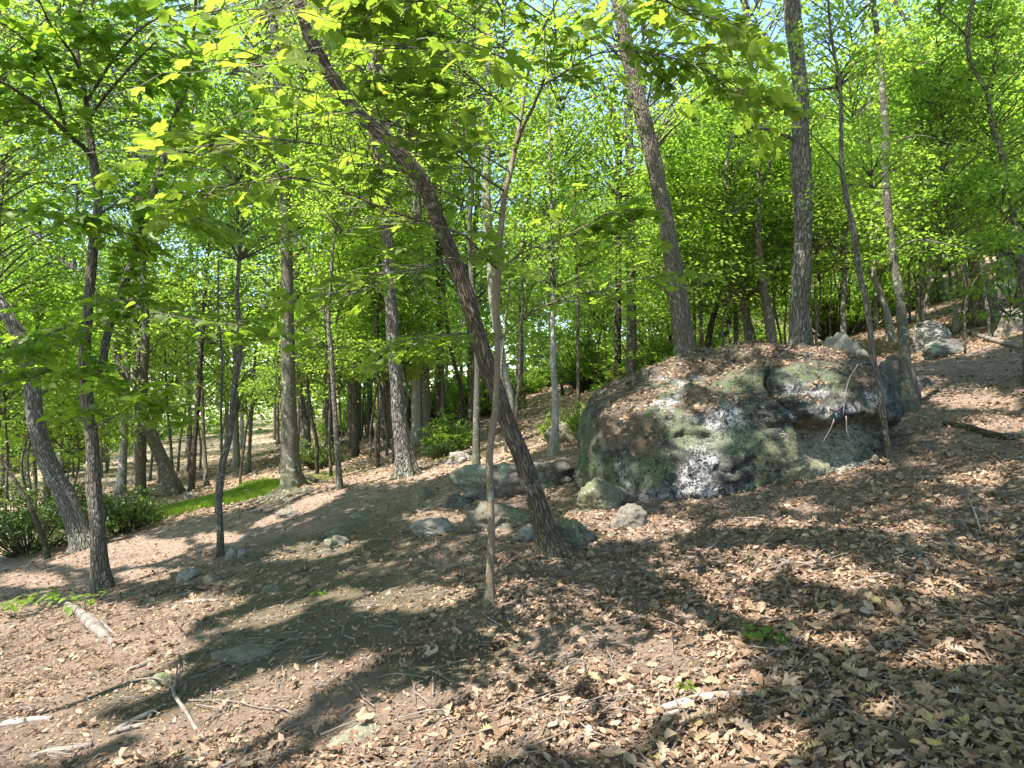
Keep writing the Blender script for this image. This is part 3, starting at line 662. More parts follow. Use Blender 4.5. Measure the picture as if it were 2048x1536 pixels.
trees['maple'] = tree('maple_sapling', 'slender young maple with smooth tan stem, foreground centre, crossing the leaning trunk',
    [(978, 1206, 34), (980, 1180, 21), (980, 1144, 18), (983, 1086, 17), (982, 1030, 16), (980, 980, 16), (979, 921, 16), (983, 874, 16), (990, 823, 15), (994, 745, 14), (994, 667, 14), (994, 589, 14), (996, 540, 17), (998, 510, 14), (1001, 469, 14), (1009, 391, 13), (1021, 344, 12), (1031, 289, 10), (1041, 242, 8), (1052, 176, 7), (1060, 129, 6), (1072, 90, 5), (1091, 47, 5), (1115, 0, 4), (1140, -60, 3)],
    B_SAP, flare=.8, cat='sapling', step=.05, lump=.05,
    branches=[([(994, 538, 8), (970, 515, 7), (947, 492, 7), (923, 469, 6), (869, 449, 6), (795, 426, 5), (740, 406, 5), (650, 369, 4), (560, 353, 3.5), (508, 359, 3), (430, 387, 2)], -1.7),
              ([(1009, 382, 6), (970, 355, 6), (943, 336, 5), (904, 305, 5), (861, 285, 4), (820, 265, 4), (760, 235, 3), (680, 200, 3), (600, 190, 2)], -1.6),
              ([(1058, 138, 5), (1001, 113, 5), (962, 101, 5), (904, 78, 4.5), (845, 60, 4), (787, 39, 4), (732, 20, 3), (681, 21, 3), (620, 5, 2)], -1.2),
              ([(1000, 537, 6), (1041, 508, 5), (1056, 492, 4), (1091, 496, 4), (1119, 477, 3), (1170, 451, 3), (1230, 420, 2)], -.3),
              ([(1028, 306, 9), (1045, 254, 8), (1064, 219, 7), (1084, 172, 6), (1111, 156, 5), (1162, 121, 4), (1200, 105, 4), (1250, 101, 3.5), (1349, 113, 3), (1430, 150, 2), (1520, 205, 2)], -.9),
              ([(1084, 172, 5), (1100, 130, 4), (1111, 80, 4), (1108, 20, 3), (1100, -60, 2)], -.5),
              ([(995, 667, 3.5), (955, 667, 3), (900, 668, 2.5), (806, 683, 2), (740, 700, 1.5)], -.3),
              ([(998, 680, 5), (1041, 640, 4), (1091, 612, 4), (1158, 589, 3), (1216, 577, 2.5), (1290, 555, 2)], -.3),
              ([(990, 523, 4), (940, 520, 4), (860, 530, 3), (780, 560, 2), (700, 590, 2)], -1.4),
              ([(1041, 242, 5), (1000, 205, 4), (940, 160, 4), (880, 110, 3), (800, 90, 2)], -1.8),
              ([(1100, 40, 4), (1000, -20, 4), (880, -40, 3), (760, -50, 3)], -2.0),
              ([(1060, 129, 4), (960, 60, 4), (820, -10, 3), (650, -20, 3), (520, 40, 2)], -2.2),
              ([(1021, 344, 4), (930, 290, 4), (800, 180, 3), (660, 110, 3), (540, 110, 2), (450, 150, 2)], -2.1),
              ([(1005, 430, 4), (900, 390, 4), (780, 330, 3), (640, 290, 3), (500, 280, 2), (400, 310, 2)], -2.0),
              ([(1115, 0, 4), (1200, -30, 3), (1300, -10, 3), (1400, 40, 2)], -1.4)])
trees['t12'] = tree('tree', 'smooth grey pole-like trunk just right of the shrub, left of the leaning trunk',
    [(953, 845, 17), (955, 745, 14), (951, 628, 12), (943, 550, 12), (939, 449, 11), (945, 371, 10), (939, 312, 9), (931, 242, 8), (925, 150, 6)], B_SMOOTH, d=13, ext=11, crowns=[(930, 130, 0, .7, 'u')])
trees['t13'] = tree('tree', 'whitish pale trunk, left one of two close trunks behind the shrub',
    [(832, 823, 22), (832, 706, 18), (830, 570, 16), (828, 440, 14), (826, 300, 12)], B_PALE, d=21, ext=15, crowns=[(830, 280, 0, .8, 'm')])
trees['t14'] = tree('tree', 'grey trunk, right one of two close trunks behind the shrub',
    [(853, 815, 19), (849, 706, 17), (845, 609, 16), (840, 480, 14), (835, 350, 12)], B_SMOOTH, d=19, ext=15, crowns=[(850, 200, 0, .8, 'm')])
trees['t15'] = tree('tree', 'thin dark straight trunk just right of the two close trunks behind the shrub',
    [(877, 790, 11), (877, 648, 10), (875, 540, 9), (872, 400, 8)], B_DARK, d=22, ext=13, crowns=[(880, 430, 0, .8, 'u')])
trees['t16'] = tree('tree', 'thin dark trunk leaning left behind the top of the shrub',
    [(922, 777, 11), (903, 706, 9), (892, 628, 8), (884, 520, 7), (880, 400, 6)], B_DARK, d=24, crowns=[(880, 420, 0, .8, 'u')])
trees['t17'] = tree('sapling', 'thin crooked sapling between the leaning trunk and the white-based tree',
    [(1032, 832, 8), (1039, 745, 7), (1041, 667, 7), (1046, 609, 6), (1044, 520, 6), (1052, 430, 5), (1062, 340, 4)], B_GREY, d=15, crowns=[(1060, 380, 0, .7, 'u')])
trees['white'] = tree('tree', 'slender tree with whitish sunlit lower trunk, left of the great boulder',
    [(1108, 880, 22), (1111, 850, 17), (1111, 823, 16), (1110, 780, 15), (1106, 725, 14), (1105, 667, 10), (1107, 600, 11), (1105, 500, 10), (1102, 400, 9), (1100, 300, 8), (1096, 180, 6), (1090, 60, 5)],
    B_PALE, d=12.5, ext=9, crowns=[(1110, 420, 0, .6, 'u'), (1130, 200, .5, .7, 'u')], branches=[[(1105, 668, 5), (1098, 650, 4), (1090, 600, 2)]])
trees['t19'] = tree('sapling', 'thin upright pole with pale mottled bark close left of the boulder\'s brow',
    [(1156, 765, 8), (1156, 680, 7), (1155, 589, 7), (1150, 450, 6), (1152, 300, 5)], B_GREY, d=18, crowns=[(1160, 400, 0, .75, 'u')])
trees['t20'] = tree('tree', 'light flaky-barked trunk rising behind the maple stem, half hidden by it',
    [(1019, 800, 22), (1007, 740, 20), (995, 660, 20), (985, 590, 20), (981, 508, 22), (974, 430, 22), (972, 371, 22), (973, 273, 20), (974, 200, 17), (976, 90, 14), (972, -20, 12)], B_PALE, d=16, ext=16, crowns=[(1000, 60, 0, .9, 'm')])
trees['leanright'] = tree('tree', 'tall grey trunk leaning slightly left, rising behind the left end of the great boulder',
    [(1370, 716, 52), (1365, 660, 46), (1358, 600, 43), (1350, 550, 41), (1339, 490, 39), (1330, 430, 37), (1319, 380, 36), (1310, 332, 36), (1291, 254, 36), (1271, 176, 35), (1254, 98, 33), (1243, 39, 31), (1230, -40, 29)],
    B_GREY, d=12.2, ext=17, ridge=.010, canopy=True, crowns=[(1300, 20, 2, .9, 'm')])
trees['rightoak'] = tree('tree', 'stout rough-barked trunk with burl and knot hole rising right behind the boulder\'s top',
    [(1602, 700, 60), (1601, 670, 48), (1600, 600, 44), (1605, 540, 42), (1606, 488, 40), (1606, 410, 41), (1602, 355, 46), (1601, 320, 44), (1602, 254, 36), (1601, 176, 32), (1594, 110, 33), (1587, 50, 38), (1584, 10, 37), (1578, -60, 32)],
    B_OAK, d=11.0, ext=16, ridge=.018, lump=.10, canopy=True, branches=[([(1592, 285, 9), (1571, 269, 8), (1532, 258, 8), (1496, 256, 7), (1465, 273, 6), (1453, 320, 5), (1448, 352, 4), (1453, 378, 3)], -.5)],
    crowns=[(1700, 20, 3, .7, 'm')])
trees['thinfront'] = tree('sapling', 'thin bent sapling with knobbly stem crossing the right end of the great boulder',
    [(1782, 925, 16), (1775, 885, 12), (1770, 856, 12), (1765, 830, 15), (1763, 805, 13), (1759, 771, 14), (1750, 735, 13), (1744, 700, 13), (1739, 651, 13), (1732, 600, 13), (1722, 560, 13), (1712, 500, 13), (1705, 450, 13), (1692, 391, 12), (1684, 332, 11), (1682, 234, 9), (1678, 156, 8), (1662, 70, 6), (1655, -20, 5)],
    B_GREY, cat='sapling', step=.06, lump=.14, crowns=[(1672, 90, .3, .55, 's'), (1745, 300, .6, .5, 's')],
    branches=[([(1684, 340, 4), (1650, 300, 3), (1600, 250, 2)], -.4)])
trees['t24'] = tree('tree', 'straight slim grey-green trunk standing right beside the great boulder',
    [(1820, 822, 40), (1817, 790, 30), (1811, 743, 25), (1807, 670, 23), (1799, 596, 21), (1788, 523, 18), (1779, 450, 17), (1774, 400, 19), (1770, 340, 17), (1772, 273, 16), (1766, 195, 15), (1758, 98, 14), (1746, 0, 12), (1740, -80, 10)],
    B_SMOOTH, ext=9, crowns=[(1860, 120, 1.2, .6, 'u'), (1880, 330, 1.0, .6, 'u')],
    branches=[([(1785, 500, 5), (1840, 480, 4), (1900, 490, 4), (1980, 505, 3), (2060, 520, 2)], -.8), ([(1772, 290, 4), (1840, 270, 3), (1920, 290, 2)], -.5)])
trees['t25'] = tree('tree', 'pale Y-forked trunk on the slope between the bent sapling and the grey-green trunk',
    [(1782, 683, 20), (1773, 626, 16), (1758, 582, 15), (1746, 545, 14), (1756, 509, 11), (1755, 450, 10), (1750, 380, 9), (1746, 300, 8)], B_PALE, ext=14,
    branches=[[(1746, 548, 12), (1735, 525, 9), (1722, 500, 8), (1705, 440, 6), (1700, 330, 5)]], crowns=[(1750, 300, 0, .9, 'm')])
trees['t26'] = tree('tree', 'small forked grey tree on the slope right behind the boulder\'s second rock',
    [(1687, 655, 14), (1686, 620, 12), (1688, 582, 11), (1691, 529, 9), (1691, 465, 7), (1690, 380, 6)], B_GREY, d=16, branches=[[(1686, 592, 6), (1672, 568, 5), (1668, 540, 4), (1674, 490, 3)]], crowns=[(1690, 420, 0, .6, 'u')])
trees['t27'] = tree('tree', 'clump of grey stems highest up the slope on the right',
    [(1884, 601, 18), (1878, 570, 15), (1874, 530, 14), (1869, 490, 14), (1862, 420, 12), (1856, 330, 10)], B_GREY, ext=16, branches=[[(1888, 601, 7), (1882, 540, 6), (1878, 480, 5), (1880, 400, 4)], [(1902, 585, 7), (1898, 530, 7), (1900, 470, 6), (1905, 400, 5)]], crowns=[(1860, 330, 0, 1, 'm')])
trees['t28'] = tree('sapling', 'very thin straight sapling rising from the leaf litter behind the pale fallen log',
    [(1981, 676, 8), (1975, 620, 7), (1966, 567, 6), (1960, 508, 5), (1955, 440, 4), (1950, 380, 3)], B_GREY, crowns=[(1950, 400, 0, .5, 's')])
trees['t29'] = tree('sapling', 'very thin black crooked sapling standing beside the striated rock on the right',
    [(1930, 708, 5), (1931, 670, 4.5), (1929, 626, 4.5), (1932, 600, 4), (1940, 582, 4), (1950, 560, 3.5), (1962, 545, 2)], B_DARK, branches=[[(1935, 592, 3), (1930, 560, 2.5), (1925, 530, 2)]], crowns=[])
trees['t30'] = tree('tree', 'thick grey trunk with spreading foot leaning left near the right edge, up the slope',
    [(1968, 590, 52), (1964, 570, 36), (1949, 523, 27), (1931, 479, 22), (1915, 400, 18), (1903, 290, 14), (1887, 172, 12), (1852, 109, 11), (1813, 43, 10), (1780, -20, 8)], B_GREY, d=17, ext=12, flare=.4, crowns=[(1900, 120, 0, .8, 'u'), (1980, 300, 0, .7, 'u')])
trees['t31'] = tree('tree', 'sinuous dark stem climbing the right edge of the view through layered foliage',
    [(2056, 620, 22), (2047, 566, 18), (2032, 469, 15), (2022, 400, 13), (2012, 352, 11), (2000, 293, 11), (1985, 254, 10), (1973, 184, 10), (1946, 137, 10), (1936, 98, 11), (1938, 39, 10), (1950, -10, 9)], B_GREY, d=9.5, ext=8,
    branches=[([(2025, 430, 5), (1980, 395, 4), (1930, 400, 3), (1870, 410, 2)], .2), ([(2000, 293, 4), (1960, 300, 3), (1920, 293, 2)], 0), ([(1938, 80, 5), (1910, 50, 4), (1860, 10, 3)], -.2), ([(1972, 184, 5), (1985, 150, 4), (2000, 100, 3)], -.2)],
    crowns=[(1990, 150, .3, .55, 'u'), (1900, 260, .3, .5, 'u'), (2010, 420, -.5, .7, 's'), (1900, 430, 0, .7, 's'), (2020, 560, .5, .6, 's')])
trees['t32'] = tree('tree', 'grey tree with a dark side limb, standing left behind the stout knot-holed trunk',
    [(1543, 680, 26), (1534, 617, 21), (1524, 560, 19), (1516, 500, 18), (1517, 430, 17), (1518, 371, 17), (1510, 273, 15), (1506, 203, 14), (1496, 98, 13), (1492, 20, 12), (1485, -60, 10)], B_GREY, d=16, ext=15,
    branches=[([(1522, 410, 8), (1530, 375, 8), (1543, 312, 7), (1556, 275, 6), (1575, 240, 5)], -.3), [(1495, 45, 8), (1508, 20, 6), (1525, -10, 5)], [(1492, 30, 7), (1482, 0, 6), (1470, -40, 5)]], crowns=[(1460, 280, -1, .7, 'u'), (1500, 60, 0, .8, 'm')])
trees['t33'] = tree('tree', 'straight grey trunk half hidden behind the tall trunk that leans left over the boulder',
    [(1262, 740, 26), (1263, 650, 23), (1262, 540, 22), (1260, 430, 22), (1259, 330, 20), (1257, 234, 18), (1255, 120, 16)], B_OAK, d=19, ext=17, crowns=[(1240, 180, 0, .9, 'm')])
trees['t34'] = tree('dead_tree', 'broken-topped dead snag with a side stub high between the maple and the tall leaning trunk',
    [(1235, 740, 17), (1236, 600, 15), (1238, 400, 14), (1236, 305, 14), (1232, 250, 14), (1218, 205, 12), (1205, 170, 10), (1199, 158, 7)], B_DARK, d=20, branches=[[(1206, 190, 7), (1185, 192, 6), (1165, 200, 5), (1148, 200, 3)]])
trees['t37'] = tree('tree', 'whitish trunk far back at left, left of the forked tree stem',
    [(119, 905, 12), (119, 830, 9), (117, 730, 9), (120, 640, 8), (120, 500, 7), (130, 380, 6)], B_PALE, d=30, ext=17, crowns=[(110, 560, 0, 1, 'm')])
trees['t38'] = tree('sapling', 'thin bare dark sapling slanting up to the left edge beside the laurel shrubs',
    [(96, 1116, 14), (88, 1085, 12), (76, 1052, 11), (58, 1008, 10), (40, 978, 9), (18, 942, 8), (-8, 905, 8), (-40, 860, 6)], B_DARK, cat='sapling')
trees['t39'] = tree('tree', 'dark rough trunk partly hidden behind the right side of the large straight trunk',
    [(612, 872, 22), (606, 830, 17), (600, 770, 15), (597, 680, 14), (594, 580, 13), (590, 430, 11)], B_OAK, d=22, ext=15, crowns=[(600, 300, 0, .8, 'm')])
trees['t40'] = tree('sapling', 'leaning dark sapling low between the large straight trunk and the slim forking sapling',
    [(634, 888, 9), (626, 850, 8), (618, 800, 7), (612, 740, 5), (606, 680, 4)], B_DARK, d=18, crowns=[(610, 690, 0, .5, 's')])
trees['t41'] = tree('tree', 'grey trunk far back midway between the rough black trunk and the slim forking sapling',
    [(700, 850, 12), (699, 760, 10), (698, 620, 9), (694, 480, 8)], B_GREY, d=26, ext=15, crowns=[(700, 500, 0, .9, 'm')])
trees['t42'] = tree('sapling', 'thin dark pole just left of the rough black-and-pale trunk',
    [(757, 905, 7), (757, 800, 6), (756, 680, 6), (754, 560, 5)], B_DARK, d=17, crowns=[(750, 500, 0, .6, 'u')])
trees['t43'] = tree('sapling', 'thin curved dark sapling behind the wavy sapling, arching to the right',
    [(481, 950, 6), (487, 900, 6), (494, 850, 5), (505, 810, 4.5), (522, 790, 3)], B_DARK, d=20, crowns=[(530, 770, 0, .6, 's')])
trees['t44'] = tree('sapling', 'knee-bent thin sapling at the foot of the slope, right of the rough black-and-pale trunk',
    [(1012, 870, 7), (1012, 800, 6), (1003, 740, 6), (1010, 660, 5), (1020, 560, 4)], B_GREY, d=14)
trees['t45'] = tree('sapling', 'thin sapling on the open slope between the pale Y-forked tree and the right-hand stems',
    [(1846, 616, 6), (1840, 590, 5.5), (1832, 565, 5), (1826, 538, 4.5), (1820, 480, 4), (1818, 400, 3)], B_GREY, crowns=[(1820, 470, 0, .6, 's')])
trees['t46'] = tree('tree', 'slim tree behind the leaning grey trunk, slanting right above the boulder\'s left brow',
    [(1415, 700, 16), (1425, 640, 13), (1440, 590, 11), (1455, 540, 9), (1480, 480, 8)], B_DARK, d=20, crowns=[(1460, 520, 0, .8, 'u')])

# ------------------------------------------------------------------ leaves of the two foreground trees
MAPLES = [maple(.22, s, .0) for s in range(4)]
OVATES = [ovate(.68, .16, 3, .12), ovate(.75, .1, 3, .18), ovate(.62, .22, 3, .08)]
def leaf_up(P, rng, k=300):
    """the k leaves that show largest"""
    px, py, dep = proj(P); px = np.nan_to_num(px, nan=-9e3)
    ok = (px > 10) & (px < 2038) & (py > 10) & (dep > .5)
    sc = np.where(ok, dep, 1e6) + rng.uniform(0, .9, len(P)); return np.argsort(sc)[:k]
def foliate(rec, templates, mat, size, rng, twig_every=.16, twig_len=(.25, .75), spacing=.075, nsingle=300, start=.25, maxl=99999, nearer=0.0):
    root, P, BR, Y = rec; off = np.array(root.location); b = Buf()
    LP = []; LD = []; LN = []
    for PP, RR in BR:
        Q, rq = resample(PP, RR, twig_every); nq = len(Q)
        if nq < 4: continue
        for i in range(int(nq * start), nq):
            for _s in range(2 if rng.random() < .5 else 1):
                tdir = Q[min(i + 1, nq - 1)] - Q[max(i - 1, 0)]; tdir /= np.linalg.norm(tdir) + 1e-9
                side = np.cross(tdir, (0, 0, 1)) * rng.choice((-1, 1)); side /= np.linalg.norm(side) + 1e-9
                d = tdir * rng.uniform(.3, 1) + side * rng.uniform(.4, 1.1) + np.array([0, 0, rng.uniform(-.15, .35)]); d /= np.linalg.norm(d)
                Lt = rng.uniform(*twig_len) * (1 - .4 * i / nq); m = 5; T = [Q[i]]
                for s in range(m):
                    d2 = d + np.array([0, 0, -.09 * s]) + rng.normal(0, .1, 3); d2 /= np.linalg.norm(d2); T.append(T[-1] + d2 * Lt / m)
                T = np.array(T); Vt, Ft, bc = thin(T - off, np.linspace(.004, .0012, len(T)), 3, .2); b.add(Vt, Ft, 1, None, bc)
                cnt = max(3, int(Lt / spacing))
                for s in range(cnt):
                    t = .25 + .75 * s / (cnt - 1); f = t * m; j = min(m - 1, int(f)); p = T[j] + (T[j + 1] - T[j]) * (f - j)
                    sd = np.cross(T[j + 1] - T[j], (0, 0, 1)); sd /= np.linalg.norm(sd) + 1e-9
                    for sg in ((-1, 1) if rng.random() < .6 else (rng.choice((-1, 1)),)):
                        ld = sd * sg * rng.uniform(.5, 1) + d * rng.uniform(.3, 1) + np.array([0, 0, rng.uniform(-.5, .1)])
                        ld /= np.linalg.norm(ld); LP.append(p + ld * .03); LD.append(ld)
                        LN.append((rng.normal(0, .5), rng.normal(0, .5), 1.))
    LP = np.array(LP); LD = np.array(LD); LN = np.array(LN)
    gone = lit_at(*shadow_xy(LP), 1.1, False) & (rng.random(len(LP)) < .8)
    gone |= shades_spot(LP) & (rng.random(len(LP)) < .85)
    qx, qy, _q = proj(LP); tr_ = [(1040, 905), (966, 706), (904, 508), (845, 362), (767, 273), (677, 172), (610, 50), (590, -20)]
    near_ = np.full(len(LP), 1e9)      # the leaning trunk shows through a thinner part of the foliage
    for (ax, ay), (ex_, ey_) in zip(tr_[:-1], tr_[1:]):
        ux, uy = ex_ - ax, ey_ - ay; t_ = np.clip(((qx - ax) * ux + (qy - ay) * uy) / (ux * ux + uy * uy), 0, 1); near_ = np.minimum(near_, np.hypot(qx - ax - t_ * ux, qy - ay - t_ * uy))
    gone |= (near_ < 34) & (rng.random(len(LP)) < .72)
    LP, LD, LN = LP[~gone], LD[~gone], LN[~gone]
    if len(LP) > maxl:
        s = rng.choice(len(LP), maxl, replace=False); LP, LD, LN = LP[s], LD[s], LN[s]
    M = frames(LD, LN); S = rng.uniform(.65, 1.15, len(LP)) * size
    top = leaf_up(LP, rng, nsingle); single = np.zeros(len(LP), bool); single[top] = True
    rest = ~single; tv = rng.integers(0, len(templates), len(LP))
    for k, t in enumerate(templates):
        s = rest & (tv == k); scatter(b, t, LP[s] - off, M[s], S[s], rng, 0)
    link('foliage', b.mesh('foliage', [mat, B_GREY], False), root, kind='stuff')
    lm = [make_mesh('leaf', t[0], t[1], [mat], smoothf=False, fattr={'r': np.full(len(t[1]), rr)}) for t in templates for rr in (.1, .35, .6, .85)]
    for i in top:
        o = bpy.data.objects.new('leaf', lm[tv[i] * 4 + int(rng.integers(0, 4))]); C.objects.link(o); o.parent = root
        mt = Matrix([[*(M[i][0] * S[i]), LP[i][0] - off[0]], [*(M[i][1] * S[i]), LP[i][1] - off[1]], [*(M[i][2] * S[i]), LP[i][2] - off[2]], [0, 0, 0, 1]])
        o.matrix_local = mt
    print('leaves', root.name, len(LP))
foliate(trees['maple'], MAPLES, M_MAPLE, .10, np.random.default_rng(5), spacing=.07, maxl=3300, twig_every=.085, twig_len=(.35, 1.0))
foliate(trees['fork'], OVATES, M_DARKLEAF, .15, np.random.default_rng(6), maxl=3000, spacing=.08, start=.12, twig_every=.1, twig_len=(.4, 1.15))

# ------------------------------------------------------------------ trees outside the view that shade the ground
def offtree(x, y, r, ext, lean, label):
    z = H(x, y); root = link('tree', None, loc=(x, y, z)); tag(root, label, 'tree', 'trees round the viewpoint')
    P = [(0, 0, -.2)]; R = [r * 1.2]; m = 6
    for i in range(1, m + 1): P.append((lean[0] * i / m, lean[1] * i / m, ext * i / m)); R.append(r * (1 - .7 * i / m))
    Vt, Ft, bc = tube(P, R, 16, .5, .8, .06, seed=int(abs(x * 10)))
    link('trunk', make_mesh('trunk', Vt, Ft, [B_GREY], vvec={'bc': bc}), root)
    TOPS.append((root, np.array([x + lean[0], y + lean[1], z + ext])))
    return root
LB = 'tall grey-barked tree standing outside the picture, its crown shading the foreground'
offtree(-5.5, -3.0, .2, 13, (0, .5), LB); offtree(3.5, -4.0, .25, 14, (-.5, 0), LB); offtree(-10.5, 1.5, .22, 13, (.8, 0), LB)
offtree(-14, 6, .25, 14, (.5, 0), LB); offtree(-1.0, -6.5, .22, 13, (0, .5), LB); offtree(8.5, .5, .2, 13, (-1, .5), LB); offtree(-9.5, -6.5, .2, 14, (0, 0), LB)
# a thin stem whose shadow falls across the lower left, and a limb whose shadow crosses right of centre
g1 = on_ground(2, 1450)
d1 = -SUN_H * 1.0
bx = g1[0] + SUN_H[0] * 1.3; by = g1[1] + SUN_H[1] * 1.3
root = link('sapling', None, loc=(bx, by, H(bx, by))); tag(root, 'thin straight sapling standing just outside the left edge of the picture', 'sapling')
Vt, Ft, bc = tube([(0, 0, -.1), (.02, .0, 2), (-.05, .03, 4.5), (.1, 0, 7.5)], [.06, .05, .04, .015], 12, .3, .5, .05)
link('trunk', make_mesh('trunk', Vt, Ft, [B_GREY], vvec={'bc': bc}), root)
Vt, Ft, bc = tube([(-.02, 0, 3.6), (-.4, -.3, 4.6), (-.7, -.4, 5.6)], [.025, .018, .008], 8, .3)
link('branch', make_mesh('branch', Vt, Ft, [B_GREY], vvec={'bc': bc}), root)
ga = on_ground(1240, 1150); gb = on_ground(1560, 1300)
def lift(g, h): return np.array([g[0], g[1], g[2]]) + SUN_DIR * (h / math.sin(SUN_EL))
la, lb = lift(ga + (ga - gb) * .5, 9.5), lift(gb + (gb - ga) * .3, 7.0)
lroot = TOPS[-2][0]
off = np.array(lroot.location)
Vt, Ft, bc = tube(np.array([la, (la + lb) / 2 + np.array([0, 0, .1]), lb]) - off, [.075, .095, .11], 14, .3)
link('branch', make_mesh('branch', Vt, Ft, [B_GREY], vvec={'bc': bc}), lroot)

# canopy clusters over the foreground, kept out of the sun gaps
rng = np.random.default_rng(77)
NCL = 5200
G = np.stack([rng.uniform(-15, 14, NCL), rng.uniform(-6, 13.5, NCL)], -1)
hts = rng.uniform(8.5, 13.5, NCL)
gz = H(G[:, 0], G[:, 1])
ctr = np.stack([G[:, 0], G[:, 1], gz], -1) + SUN_DIR[None] * (hts / math.sin(SUN_EL))[:, None]
NL = 42
rad = rng.uniform(.35, .75, NCL)
D = rng.normal(0, .5, (NCL, NL, 3)) * rad[:, None, None]; D[..., 2] *= .35
LPc = ctr[:, None, :] + D
aa = rng.uniform(0, 2 * PI, (NCL, NL)); DV = np.stack([np.cos(aa), np.sin(aa), -.2 + 0 * aa], -1); SZ = rng.uniform(.13, .22, (NCL, NL))
keep = (vnoise(v3(LPc[..., 0] * 3, LPc[..., 1] * 3, LPc[..., 2]), 50) > -.55) & ~shades_spot(LPc) & ~lit_at(*shadow_xy(LPc + DV * SZ[..., None] * .2), 1.12) & ~lit_at(*shadow_xy(LPc + DV * SZ[..., None] * .85), 1.12)
tops = np.array([t[1][:2] for t in TOPS]); own = np.argmin(((ctr[:, None, :2] - tops[None]) ** 2).sum(-1), 1)
for k, (rt, tp) in enumerate(TOPS):
    s = own == k
    if not s.any(): continue
    P = LPc[s][keep[s]]
    if len(P) == 0: continue
    off = np.array(rt.location); b = Buf(); m = len(P)
    Nn = np.stack([rng.normal(0, .4, m), rng.normal(0, .4, m), np.ones(m)], -1) + SUN_DIR * .4
    scatter(b, KITE, P - off, frames(DV[s][keep[s]], Nn), SZ[s][keep[s]], rng, 0)
    for c in ctr[s][::40]:
        mid = (c + tp) / 2 + np.array([0, 0, -.6])
        Vt, Ft, bc = thin(np.array([tp - np.array([0, 0, 1.5]), mid, c]) - off, [.03, .02, .006], 3, 1.2); b.add(Vt, Ft, 1, None, bc)
    link('crown', b.mesh('crown', [M_LEAF, B_GREY], False), rt, kind='stuff')
print('canopy leaves', int(keep.sum()))

# ------------------------------------------------------------------ understorey and far trees
def limit_py(px):
    return np.interp(px, [0, 300, 420, 800, 900, 1150, 1340, 1480, 1620, 1750, 2048], [930, 910, 830, 800, 760, 740, 690, 660, 600, 560, 520])
TR_M = []
for s in range(3):
    P = [(0, 0, -.2), (.03, 0, 2), (-.08 + s * .06, .05, 5), (.1, 0, 9), (0, .1, 14)]
    Vt, Ft, bc = tube(P, [.15, .12, .105, .075, .03], 10, .6, .8, .06, seed=s)
    TR_M.append([make_mesh('trunk', Vt, Ft, [mm], vvec={'bc': bc}) for mm in (B_GREY, B_SMOOTH, B_PALE)])
SP_M = []
for s in range(3):
    P = [(0, 0, -.1), (.06, 0, 1), (-.08, .05, 2.2), (.1 * s, 0, 3.6), (0, .1, 5.5)]
    Vt, Ft, bc = tube(P, [.05, .04, .034, .024, .01], 8, .3, .6, .06, seed=s)
    SP_M.append([make_mesh('trunk', Vt, Ft, [mm], vvec={'bc': bc}) for mm in (B_GREY, B_SMOOTH)])
rng = np.random.default_rng(9)
cnt = 0; tries = 0
placed = [(t[0].location[0], t[0].location[1]) for t in trees.values()]
while cnt < 85 and tries < 4000:        # understorey saplings
    tries += 1
    px = rng.uniform(-200, 2250); d = 9 + 36 * rng.random() ** .75
    if 1130 < px < 1850 and d < 13.5: continue
    if 500 < px < 1000 and d < 12: continue
    if 850 < px < 1280 and d < 32: continue
    x = (px - 1024) / F * d; y = d
    if min(math.hypot(x - a, y - b) for a, b in placed) < .9: continue
    z = H(x, y); lim = limit_py(px) - 300 * rng.random() ** 1.8
    zb = at(px, lim, d)[2]; zb = max(zb, z + .6)
    if zb - z > 7: continue
    sx, sy = shadow_xy(np.array([[x, y, zb + 1.5], [x, y, zb + 3.5]])); spx, spy, _ = proj(np.stack([sx, sy, H(sx, sy)], -1))
    if y < 18 and any(np.min(in_ell(spx, spy, (e[0], e[1], e[2] + 90, e[3] + 45))) < 1 for e in LIT if e[1] < 1000): continue
    placed.append((x, y)); cnt += 1
    root = link('sapling', None, loc=(x, y, z)); tag(root, 'slim leafy understorey sapling among the others filling the woods', 'sapling', 'understorey saplings behind the traced trunks')
    hh = zb - z + 3.5; tr = link('trunk', SP_M[cnt % 3][int(rng.integers(0, 2))], root); tr.scale = (1 + hh * .06, 1 + hh * .06, hh / 5.5); tr.rotation_euler = (rng.normal(0, .05), rng.normal(0, .05), rng.uniform(0, 6))
    place_crown(root, UND[int(rng.integers(0, 4))], (x, y, zb), float(rng.uniform(.75, 1.2)))
    if rng.random() < .15 and d > 12:
        place_crown(root, UND[int(rng.integers(0, 4))], (x + rng.normal(0, .8), y + rng.normal(0, .8), zb + 3.2), float(rng.uniform(.7, 1.1)))
cnt = 0; tries = 0
while cnt < 90 and tries < 3000:        # low leafy growth behind the traced trunks
    tries += 1
    px = rng.uniform(-150, 2150); d = rng.uniform(15, 42)
    if 1130 < px < 1800 and d < 15: continue
    if 150 < px < 640 and d < 60: continue
    if 850 < px < 1280 and d < 27: continue
    x = (px - 1024) / F * d; y = d; z = H(x, y); lim = limit_py(px) - rng.uniform(10, 130); zb = max(at(px, lim, d)[2], z + .25)
    if zb - z > 2.8: continue
    cnt += 1
    root = link('sapling', None, loc=(x, y, z)); tag(root, 'low leafy young tree spreading over the undergrowth between the trunks', 'sapling', 'low young trees between the trunks')
    hh = zb - z + 2.2; tr = link('trunk', SP_M[cnt % 3][0], root); tr.scale = (.8, .8, hh / 5.5); tr.rotation_euler = (rng.normal(0, .05), rng.normal(0, .05), rng.uniform(0, 6))
    place_crown(root, UND[int(rng.integers(0, 4))], (x, y, zb), float(rng.uniform(.7, 1.0)))
cnt = 0; tries = 0
